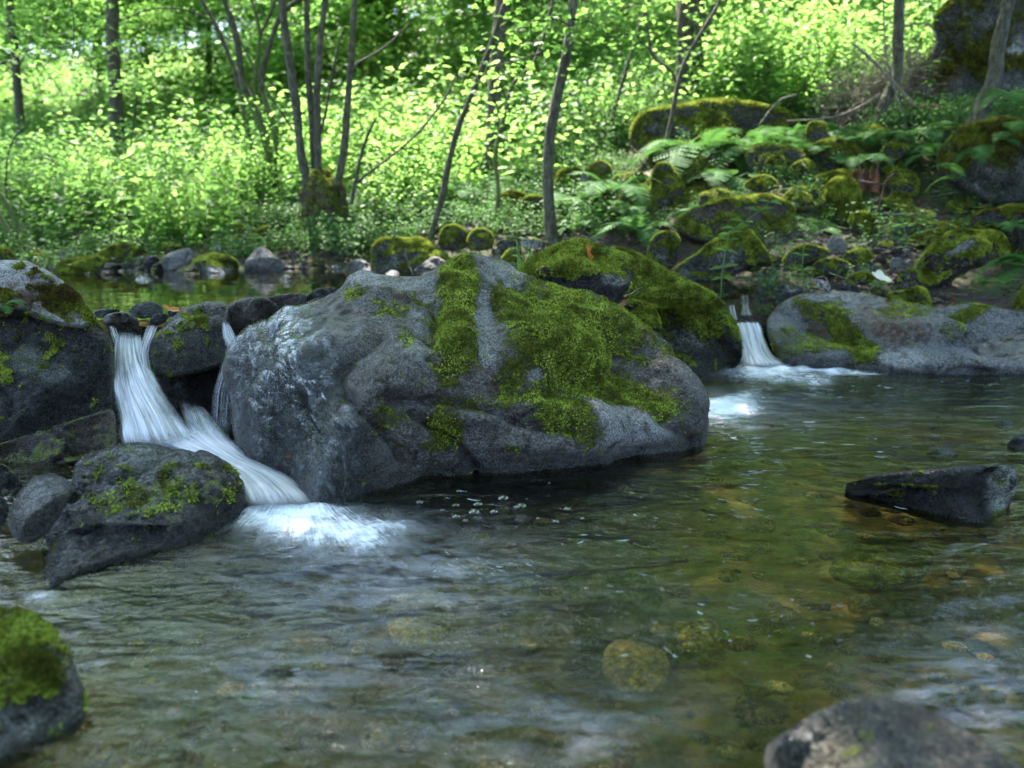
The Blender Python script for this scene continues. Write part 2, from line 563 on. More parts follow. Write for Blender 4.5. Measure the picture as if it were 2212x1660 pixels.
def moss_tufts(parent, V, F, w, n, size, seed, mat='moss'):
    """little fronds standing on the mossy faces"""
    rs = np.random.RandomState(seed + 5)
    if size > .0135: size *= .62
    a, b, c = V[F[:, 0]], V[F[:, 1]], V[F[:, 2]]
    cr = np.cross(b - a, c - a)
    area = np.linalg.norm(cr, axis=1)
    fn = cr / (area[:, None] + 1e-12)
    wn_ = fbm(V * 14 + seed, 3)[F[:, 0]]
    pr = area * np.clip((w[F].mean(1) + .6 * wn_ - .34) * 1.9, 0, 1)
    pr = pr * (fn[:, 1] < .5)
    if pr.sum() <= 0: return
    k = rs.choice(len(F), n, p=pr / pr.sum())
    u, v = rs.rand(n), rs.rand(n)
    fl = u + v > 1
    u[fl], v[fl] = 1 - u[fl], 1 - v[fl]
    p = a[k] + (b[k] - a[k]) * u[:, None] + (c[k] - a[k]) * v[:, None]
    up = fn[k] * .8 + rs.normal(size=(n, 3)) * .55 + np.array((0, 0, .15))
    up /= np.linalg.norm(up, axis=1)[:, None]
    side = np.cross(up, rs.normal(size=(n, 3)))
    side /= np.linalg.norm(side, axis=1)[:, None]
    s = size * 1.25 * (.5 + rs.rand(n))[:, None]
    p = p - fn[k] * size * .2
    Q = np.stack([p - side * s * .36, p + side * s * .36, p + up * s], 1).reshape(-1, 3)
    me = mesh('moss', Q, np.arange(3 * n).reshape(-1, 3), M[mat], False)
    o = link('moss', me, parent)
    o['kind'] = 'stuff'
    return o

# ---- the great central boulder
HERO = [(648, 677), (689, 654), (731, 637), (785, 604), (847, 598), (905, 596), (947, 588), (1005, 583), (1046, 576), (1088, 579), (1117, 596),
        (1167, 621), (1216, 631), (1250, 642), (1279, 650), (1312, 673), (1353, 704), (1395, 741), (1424, 762), (1445, 795), (1470, 832), (1495, 853), (1519, 891),
        (1524, 911), (1515, 949), (1503, 963, 'w'), (1436, 976, 'w'), (1353, 986, 'w'), (1270, 1005, 'w'), (1146, 1017, 'w'), (1021, 1028, 'w'), (918, 1026, 'w'),
        (880, 1044, 'w'), (835, 1057, 'w'), (770, 1072, 'w'), (710, 1086, 'w'), (690, 1085, 'w'), (640, 1055), (590, 1020), (545, 995), (515, 960), (505, 900), (498, 850), (500, 800), (515, 760), (560, 720),
        (610, 690)]
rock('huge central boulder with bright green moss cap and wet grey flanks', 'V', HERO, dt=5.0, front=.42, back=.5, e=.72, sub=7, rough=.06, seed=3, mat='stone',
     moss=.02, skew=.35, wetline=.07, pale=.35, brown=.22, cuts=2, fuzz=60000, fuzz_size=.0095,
     P=(('m', [('c5', 830, 300, 110, 140, 1.0), ('c5', 830, 520, 140, 240, .9), ('c5', 560, 400, 180, 90, .4), ('c5', 300, 330, 90, 45, .55), ('c5', 1250, 480, 260, 200, 1.0, 30),
                ('c5', 1480, 560, 480, 240, 1.0, 32), ('c5', 1620, 560, 420, 170, .9, 36), ('c5', 1800, 740, 300, 130, .95, 38), ('c5', 1130, 350, 150, 120, .8), ('c5', 760, 700, 130, 130, .6), ('c5', 1100, 730, 130, 130, .65),
                ('c5', 1350, 880, 170, 130, .8), ('c5', 1450, 980, 90, 110, .7), ('c5', 760, 1000, 130, 110, .75, 35), ('c5', 1150, 820, 200, 100, .5), ('c5', 900, 880, 250, 60, .4), ('c5', 470, 930, 90, 70, .6),
                ('c5', 1350, 700, 250, 140, .62, 20), ('c5', 1120, 1100, 80, 30, .55), ('c5', 620, 1090, 140, 30, .4), ('c5', 560, 570, 50, 60, .4)]),
        ('m', [('c5', 960, 520, 55, 190, -1.0), ('c5', 1060, 520, 50, 40, -.6), ('c5', 900, 750, 60, 30, -.5), ('c5', 1290, 700, 60, 40, -.5)]),
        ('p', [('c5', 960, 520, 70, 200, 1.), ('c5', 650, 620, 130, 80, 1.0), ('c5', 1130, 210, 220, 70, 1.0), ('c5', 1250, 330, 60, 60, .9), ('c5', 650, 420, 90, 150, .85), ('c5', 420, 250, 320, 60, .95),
                ('c5', 1720, 980, 280, 120, 1.1), ('c5', 1600, 1080, 260, 50, 1.1), ('c5', 1930, 930, 120, 60, .8), ('c5', 350, 650, 250, 120, .4), ('c5', 1280, 700, 80, 60, .8)]),  # lower right pale blobs paint the sky's reflection into the stone colour
        ('b', [('c5', 1850, 860, 200, 60, .95, 15), ('c5', 760, 620, 110, 160, .7), ('c5', 1500, 880, 50, 120, .6), ('c5', 1560, 790, 120, 60, .6), ('c5', 900, 760, 350, 80, .4), ('c5', 530, 430, 100, 80, .5)]),
        ('w', [('V', 590, 830, 95, 190, .95), ('V', 650, 960, 110, 120, 1.), ('V', 760, 1000, 90, 90, .8), ('V', 610, 720, 70, 50, .8), ('V', 720, 760, 60, 120, .5), ('c5', 2060, 960, 60, 90, .7), ('c5', 1700, 1110, 350, 40, .6), ('c5', 1100, 1190, 450, 40, .9)])),
     cracks=(('c5', [(440, 830), (620, 850), (850, 875), (1000, 910), (1130, 960), (1300, 1000), (1420, 1010)], 12, .09),
             ('c5', [(600, 930), (700, 990), (800, 1060), (880, 1180), (920, 1220)], 12, .10),
             ('c5', [(240, 820), (330, 900), (420, 1000), (520, 1110), (580, 1200)], 11, .07),
             ('c5', [(1900, 960), (1960, 1000), (2020, 1050)], 12, .08),
             ('c5', [(700, 420), (690, 560), (660, 640)], 16, .07),
             ('V', [(655, 860), (675, 900), (690, 960)], 9, .06),
             ('c5', [(200, 730), (300, 640), (420, 560)], 12, .05)),
     lumps=(('c5', 860, 330, 130, 220, .11), ('c5', 1450, 560, 350, 160, .10), ('c5', 1050, 930, 300, 60, .09), ('c5', 1650, 1000, 250, 80, .08), ('c5', 650, 1030, 120, 80, .04), ('c5', 960, 470, 60, 140, -.04),
            ('c5', 330, 230, 140, 50, .04), ('c5', 1200, 1080, 240, 50, .05)))
# ---- the dark rock in front on the left
rock('low black wet rock in front of the main waterfall', 'V', [(155, 1035), (168, 1000), (240, 975), (300, 960), (365, 972), (440, 980), (490, 1010), (525, 1055), (530, 1088), (505, 1122, 'w'), (440, 1162, 'w'),
     (380, 1182, 'w'), (250, 1212, 'w'), (165, 1242, 'w'), (100, 1278, 'w'), (94, 1215), (100, 1165), (130, 1120), (150, 1085)], dt=3.45, front=.3, back=.45, e=.7, sub=7, rough=.04, seed=8, mat='wetstone', moss=.02, wet=.9,
     cuts=4, fuzz=3500, fuzz_size=.009, P=(('m', [('V', 400, 1040, 80, 40, .33), ('V', 470, 1060, 45, 55, .36), ('V', 320, 1080, 140, 40, .45), ('V', 230, 1020, 70, 40, .35)]), ('p', [('V', 310, 1000, 80, 25, .7)]), ('w', [('V', 250, 1180, 220, 70, .9)])),
     cracks=(('V', [(240, 1040), (310, 1020), (390, 985), (420, 985)], 7, .03),), lumps=(('V', 260, 990, 90, 25, .03), ('V', 430, 1040, 70, 50, .05)))
# ---- left bank of the fall
rock('dark left boulder streaked with thin moss beside the main waterfall', 'c4', [(-300, 480), (-100, 400), (300, 430), (540, 440), (640, 560), (700, 640), (716, 760), (720, 900), (718, 1100), (640, 1180), (420, 1260), (150, 1340), (0, 1380), (-300, 1450)],
     dt=4.75, db=4.1, front=.35, e=.7, sub=7, rough=.035, seed=12, mat='wetstone', moss=.02, wet=.6, cuts=4, fuzz=6000, fuzz_size=.008,
     P=(('m', [('c4', 100, 800, 200, 180, .3), ('c4', 500, 520, 100, 70, .5), ('c4', 300, 720, 250, 120, .28)]), ('p', [('c4', 180, 780, 120, 90, .4), ('c4', 330, 860, 120, 60, .4)]), ('w', [('c4', 600, 900, 120, 200, .8), ('c4', 200, 1150, 300, 80, .8)])),
     cracks=(('c4', [(0, 960), (60, 1020), (40, 1120)], 7, .03),))
rock('pale lichened cap boulder on top of the left boulder', 'c4', [(-320, 320), (-200, 210), (-60, 150), (130, 140), (230, 168), (330, 230), (420, 300), (500, 400), (570, 480), (600, 560), (520, 570), (400, 555), (300, 520), (200, 480), (60, 470), (-320, 500)],
     dt=4.72, db=4.45, front=.5, e=.75, sub=5, rough=.05, seed=14, mat='stone', moss=.05, pale=1., fuzz=14000, fuzz_size=.012, fmat='mossdry',
     P=(('m', [('c4', 540, 440, 60, 160, .9, -40), ('c4', 130, 180, 40, 25, .7), ('c4', 60, 400, 60, 60, .55), ('c4', 480, 500, 100, 60, .8), ('c4', 320, 330, 90, 40, .4)]), ('b', [('c4', 200, 360, 220, 90, 1.), ('c4', 380, 450, 160, 70, .9), ('c4', 560, 470, 70, 80, .6)]), ('p', [('c4', 100, 420, 280, 70, -.9)])))
rock('wet ochre slab below the crack of the left boulder', 'c4', [(-320, 1400), (0, 1305), (300, 1210), (600, 1115), (700, 1080), (728, 1110), (742, 1320), (700, 1370), (560, 1400), (300, 1465), (100, 1510), (-320, 1560)],
     dt=4.12, db=3.8, front=.22, e=.65, sub=5, rough=.03, seed=15, mat='wetstone', moss=.1, wet=.6, brown=.5, cracks=(('c4', [(290, 1210), (420, 1270), (560, 1330)], 6, .03),), P=(('m', [('c4', 150, 1370, 250, 60, .5), ('c4', 600, 1200, 100, 60, .4)]),))
rock('egg shaped glossy black stone at the left edge', 'd6', [(100, 600), (180, 460), (300, 350), (430, 322), (550, 345), (640, 420), (655, 480), (600, 570), (500, 720), (400, 870), (280, 945), (160, 920), (90, 830), (72, 720)],
     dt=3.05, db=2.75, front=.7, e=.9, sub=5, rough=.025, seed=16, mat='wetstone', moss=0, wet=.9, cuts=1)
rock('dark stone cut by the left edge above the egg shaped one', 'd6', [(-120, 220), (40, 235), (110, 300), (200, 400), (190, 460), (120, 490), (40, 510), (-120, 510)], dt=3.2, front=.5, sub=4, seed=17, mat='wetstone', moss=.1, wet=.5)
rock('small round mossy stone at the left edge beside the egg shaped one', 'd6', [(-120, 520), (30, 520), (75, 590), (80, 680), (50, 770), (-30, 810), (-120, 820)], dt=2.75, front=.6, sub=4, seed=18, mat='wetstone', moss=.35, wet=.5)
rock('little wet pebble wedged between egg shaped stone and black rock', 'd6', [(565, 530), (610, 490), (680, 468), (725, 500), (700, 560), (640, 592), (585, 585)], dt=2.98, front=.7, sub=4, seed=19, mat='wetstone', moss=0, wet=.9, name='pebble')
for i, (x, y, r) in enumerate([(740, 350, 26), (790, 345, 34), (700, 400, 26), (745, 420, 34), (800, 405, 30), (690, 450, 22), (735, 470, 26), (785, 470, 28), (45, 490, 36), (125, 490, 34), (95, 555, 30), (160, 470, 28), (825, 350, 22)]):
    rock('tiny glossy brown pebble caught between the rocks at the left edge', 'd6', [(x + r * math.cos(a) * (1 + .2 * math.sin(3 * a + i)), y + .85 * r * math.sin(a)) for a in np.linspace(0, 6.28, 9)[:-1]], dt=3.03 - .0003 * (y - 400), front=.8, sub=3, seed=20 + i,
         mat='brownstone' if i % 3 else 'wetstone', moss=0, wet=.85, name='pebble', group='pebbles caught between the rocks at the left edge')
rock('rounded foreground rock with vivid green moss in the bottom left corner', 'V', [(-160, 1440), (-90, 1350), (0, 1318), (60, 1330), (110, 1362), (155, 1425), (183, 1480), (187, 1530), (172, 1562, 'w'), (110, 1592, 'w'), (40, 1628, 'w'), (-60, 1670, 'w'), (-160, 1690, 'w')],
     dt=2.0, front=.55, e=.85, sub=5, rough=.04, seed=31, mat='wetstone', moss=.05, wet=.4, pale=.3, fuzz=16000, fuzz_size=.009, P=(('m', [('V', 30, 1370, 100, 50, .8), ('V', 100, 1430, 60, 70, .6), ('V', 20, 1450, 90, 70, .5)]), ('p', [('V', 30, 1560, 60, 40, .9)])))
rock('tan and grey foreground rock in the bottom right corner', 'V', [(1645, 1650), (1660, 1605), (1720, 1570), (1785, 1525), (1850, 1508), (1930, 1512), (2000, 1530), (2080, 1572), (2150, 1622), (2215, 1680), (2300, 1780), (2200, 1850), (1900, 1860), (1720, 1780)],
     dt=1.66, db=1.3, front=.10, e=.75, sub=6, rough=.03, seed=33, mat='tanstone', moss=.03, pale=.15, wet=.5, P=(('m', [('c8', 1540, 1040, 60, 40, .7), ('c8', 1450, 1090, 60, 30, .6)]), ('w', [('V', 1700, 1600, 60, 70, .95)]), ('b', [('c8', 1750, 980, 150, 60, .4)])))
rock('wedge shaped dark rock with a pale broken end in the pool', 'c6', [(982, 1287, 'w'), (1060, 1250), (1250, 1200), (1500, 1180), (1700, 1165), (1900, 1158), (2030, 1152), (2065, 1172), (2078, 1230), (2045, 1340), (1995, 1440), (1900, 1472, 'w'), (1800, 1487, 'w'),
     (1600, 1452, 'w'), (1400, 1402, 'w'), (1200, 1342, 'w'), (1050, 1312, 'w')], dt=3.2, front=.22, back=.4, e=.6, sub=5, rough=.025, seed=35, mat='wetstone', moss=.03, wet=.35, fuzz=2500, fuzz_size=.006, cuts=1,
     P=(('p', [('c6', 1985, 1280, 95, 170, 1.2), ('c6', 1960, 1380, 60, 60, 1.1)]), ('m', [('c6', 1400, 1290, 250, 50, .42)]), ('w', [('c6', 1985, 1280, 95, 170, -.4)])), cracks=(('c6', [(1905, 1160), (1885, 1260), (1865, 1380), (1890, 1450)], 5, .03),))
rock('small black rock breaking the surface behind the wedge rock', 'c6', [(1488, 1066, 'w'), (1570, 1056), (1640, 1045), (1695, 1058), (1716, 1090, 'w'), (1660, 1104, 'w'), (1570, 1090, 'w')], front=.3, sub=4, seed=36, mat='wetstone', moss=0, wet=.9)
rock('half drowned dark rock at the right edge of the pool', 'c6', [(1992, 1025, 'w'), (2035, 985), (2107, 958), (2200, 950), (2230, 1030), (2200, 1062, 'w'), (2060, 1046, 'w')], front=.4, sub=4, seed=37, mat='wetstone', moss=0, wet=.7)
rock('flat black stone awash near the right edge of the pool', 'c6', [(1905, 878, 'w'), (1990, 869), (2040, 886), (2053, 912, 'w'), (1990, 926, 'w')], front=.25, sub=3, seed=38, mat='wetstone', moss=0, wet=.9)
# ---- the dam of rocks left of the central boulder
rock('squat dark boulder with specks of moss between two falls', 'c4', [(1010, 590), (1080, 520), (1170, 440), (1280, 405), (1400, 405), (1450, 428), (1452, 520), (1442, 640), (1446, 760), (1390, 815), (1230, 855), (1090, 880), (990, 865), (942, 790), (932, 700), (960, 640)],
     dt=4.95, db=4.6, front=.5, e=.75, sub=5, rough=.04, seed=41, mat='wetstone', moss=.03, wet=.65, fuzz=4000, fuzz_size=.008, pale=.1, P=(('m', [('c4', 1240, 520, 100, 90, .5), ('c4', 1100, 640, 100, 70, .35)]),))
rock('rounded black rock on the rim right of the squat boulder', 'c4', [(1430, 450), (1480, 400), (1580, 375), (1690, 380), (1760, 430), (1772, 520), (1700, 610), (1560, 652), (1490, 640), (1455, 560)], dt=4.9, front=.6, sub=5, rough=.05, seed=42, mat='wetstone', moss=0, wet=.5, brown=.3)
rock('brown black rock on the rim beside the water film', 'c4', [(1650, 388), (1760, 364), (1850, 350), (1935, 352), (1942, 420), (1880, 490), (1800, 560), (1740, 600), (1690, 500)], dt=4.98, front=.5, sub=5, rough=.05, seed=43, mat='wetstone', moss=0, wet=.6, brown=.5)
rock('angular black stone at the upper pool edge left of the boulder crest', 'c4', [(1908, 422), (1950, 350), (2030, 316), (2085, 332), (2112, 390), (2080, 425), (2000, 442)], dt=5.05, sub=4, rough=.06, seed=44, mat='wetstone', moss=0, wet=.6)
rock('long black stone lying against the central boulder', 'c4', [(1866, 482), (1920, 420), (1990, 385), (2046, 390), (2047, 425), (1980, 455), (1900, 487)], dt=4.9, sub=4, seed=45, mat='wetstone', moss=0, wet=.8, brown=.4)
rock('smallest black stone at the tip of the rim', 'c4', [(2060, 320), (2110, 314), (2165, 352), (2150, 375), (2090, 382)], dt=5.1, sub=4, seed=46, mat='wetstone', moss=0, wet=.5)
rock('rough wet brown stone at the lip of the main fall', 'c4', [(648, 505), (700, 475), (800, 473), (870, 515), (885, 565), (835, 612), (760, 602), (690, 582), (650, 545)], dt=4.85, sub=4, rough=.08, seed=47, mat='wetstone', moss=.05, wet=.7, brown=.6)
rock('smooth grey stone on the rim above the main fall', 'c4', [(798, 482), (850, 425), (920, 400), (985, 412), (1038, 450), (1032, 490), (960, 506), (880, 512)], dt=5.0, sub=4, rough=.03, seed=48, mat='wetstone', moss=.1, wet=.25, pale=.3)
rock('small black stone above the right strand of the main fall', 'c4', [(933, 548), (960, 500), (1010, 478), (1067, 490), (1062, 522), (1000, 560), (945, 568)], dt=4.88, sub=4, seed=49, mat='wetstone', moss=0, wet=.8)
rock('flat wet slab at the pool outlet beside the left boulder', 'c4', [(585, 468), (650, 452), (765, 455), (755, 478), (640, 510), (600, 505)], dt=5.0, sub=4, seed=50, mat='wetstone', moss=0, wet=.8, pale=.3)
rock('dark crumbly stone beside the wet leaves on the rim', 'c4', [(1058, 462), (1120, 440), (1185, 447), (1180, 482), (1110, 520), (1060, 512)], dt=4.95, sub=4, rough=.1, seed=51, mat='wetstone', moss=0, wet=.9)
rock('orange brown step stone under the falling water', 'c4', [(740, 1060), (755, 960), (850, 905), (950, 895), (1025, 955), (1015, 1015), (900, 1060), (800, 1100)], dt=4.5, db=4.42, front=.3, sub=4, seed=52, mat='brownstone', moss=0, wet=.2, anchor=False)
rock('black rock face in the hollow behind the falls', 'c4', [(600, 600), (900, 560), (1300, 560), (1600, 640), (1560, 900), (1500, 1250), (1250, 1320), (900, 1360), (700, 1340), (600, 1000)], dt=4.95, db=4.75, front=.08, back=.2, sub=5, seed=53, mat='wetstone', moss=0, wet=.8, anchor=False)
# ---- behind the central boulder
rock('domed boulder with a mossy crown and black undercut behind the central boulder', 'c5', [(1110, 195), (1180, 130), (1280, 70), (1380, 25), (1465, 8), (1530, 38), (1600, 62), (1680, 85), (1732, 115), (1738, 200), (1720, 265), (1660, 335), (1600, 395), (1520, 370), (1400, 320), (1250, 280), (1150, 225)],
     dt=5.6, db=5.25, front=.5, sub=5, rough=.04, seed=61, mat='wetstone', moss=.3, wet=.05, fuzz=26000, fuzz_size=.011, P=(('m', [('c5', 1380, 90, 330, 80, 1.), ('c5', 1450, 180, 120, 60, .8), ('c5', 1600, 100, 120, 60, .8)]), ('m', [('c5', 1500, 260, 300, 70, -.6), ('c5', 1640, 210, 70, 60, -.4)]), ('p', [('c5', 1650, 200, 70, 60, .8)])))
rock('large sloping mossy boulder beside the right fall', 'V', [(1285, 545), (1333, 536), (1370, 544), (1403, 565), (1457, 594), (1500, 615), (1540, 633), (1570, 665), (1590, 710), (1604, 775), (1585, 792, 'w'), (1530, 806, 'w'), (1478, 817, 'w'), (1440, 770), (1395, 720), (1350, 650), (1300, 600)],
     dt=6.6, front=.4, e=.8, sub=6, rough=.03, seed=62, mat='mossstone', moss=.35, wetline=.05, fuzz=30000, fuzz_size=.012, P=(('m', [('V', 1450, 640, 150, 55, 1., 35), ('V', 1360, 570, 80, 50, 1.)]), ('m', [('V', 1480, 780, 60, 50, -.6), ('V', 1590, 660, 30, 30, -.4), ('V', 1560, 760, 40, 40, -.3)]), ('w', [('V', 1500, 790, 90, 30, .8)])))
rock('small mossy stone wedged between the central boulder and the sloping one', 'c5', [(1635, 405), (1700, 325), (1780, 335), (1840, 372), (1872, 430), (1884, 560), (1866, 605), (1780, 540), (1700, 480)], dt=5.45, db=5.3, front=.6, sub=5, seed=63, mat='wetstone', moss=.5, fuzz=7000, fuzz_size=.01,
     P=(('m', [('c5', 1800, 420, 80, 90, 1.), ('c5', 1700, 470, 80, 60, -.1)]),))
rock('long low boulder with purple grey face right of the small fall', 'c6', [(545, 300), (580, 240), (640, 180), (710, 135), (810, 115), (930, 105), (1050, 105), (1200, 130), (1330, 160), (1500, 190), (1650, 205), (1750, 180), (1900, 200), (2100, 230), (2350, 270), (2350, 602, 'w'), (2060, 605, 'w'), (1900, 600, 'w'),
     (1700, 606, 'w'), (1500, 600, 'w'), (1380, 597, 'w'), (1290, 592, 'w'), (1150, 578, 'w'), (1000, 572, 'w'), (850, 548), (700, 522), (640, 505), (580, 430)], dt=7.4, front=.32, e=.7, sub=6, rough=.03, seed=64, mat='stone', moss=.05, pale=.45, wetline=.04, fuzz=16000, fuzz_size=.011,
     P=(('m', [('c6', 900, 300, 130, 170, .9, 40), ('c6', 1080, 440, 150, 80, .85, 35), ('c6', 780, 200, 90, 60, .7), ('c6', 700, 400, 150, 120, .42), ('c6', 1380, 220, 220, 50, .5), ('c6', 1850, 230, 80, 60, .95), ('c6', 1700, 330, 150, 50, .4)]), ('b', [('c6', 1350, 330, 260, 80, 1., 15), ('c6', 1250, 250, 200, 60, .6)]),
        ('p', [('c6', 1350, 510, 220, 80, 1.), ('c6', 950, 160, 150, 60, .7), ('c6', 1850, 470, 150, 60, .6)]), ('w', [('c6', 680, 420, 110, 130, .7), ('c6', 900, 530, 200, 40, .8)])), cracks=(('c6', [(1000, 560), (1120, 530), (1250, 545)], 5, .03), ('c6', [(1650, 580), (1750, 560), (1900, 585)], 5, .04)))
rock('dark hump with grey top behind the small right fall', 'd4', [(1110, 1080), (1200, 960), (1300, 892), (1400, 875), (1520, 900), (1650, 960), (1790, 1035), (1700, 1080), (1560, 1110), (1450, 1180), (1380, 1280), (1150, 1280), (1100, 1180)], dt=7.5, sub=5, seed=65, mat='wetstone', moss=.1, wet=.2, pale=.2, anchor=False,
     P=(('p', [('d4', 1600, 980, 120, 50, 1.)]), ('m', [('d4', 1450, 900, 80, 30, .7)])))
rock('small glossy dark stone beside the stream behind the sloping boulder', 'd4', [(290, 830), (340, 790), (400, 780), (450, 810), (440, 860), (360, 880)], dt=7.5, sub=3, seed=66, mat='wetstone', moss=0, wet=.6, pale=.4)
rock('tiny wet stone right of the glossy dark one', 'd4', [(440, 860), (470, 830), (515, 860), (520, 905), (460, 910)], dt=7.4, sub=3, seed=67, mat='wetstone', moss=0, wet=.7)
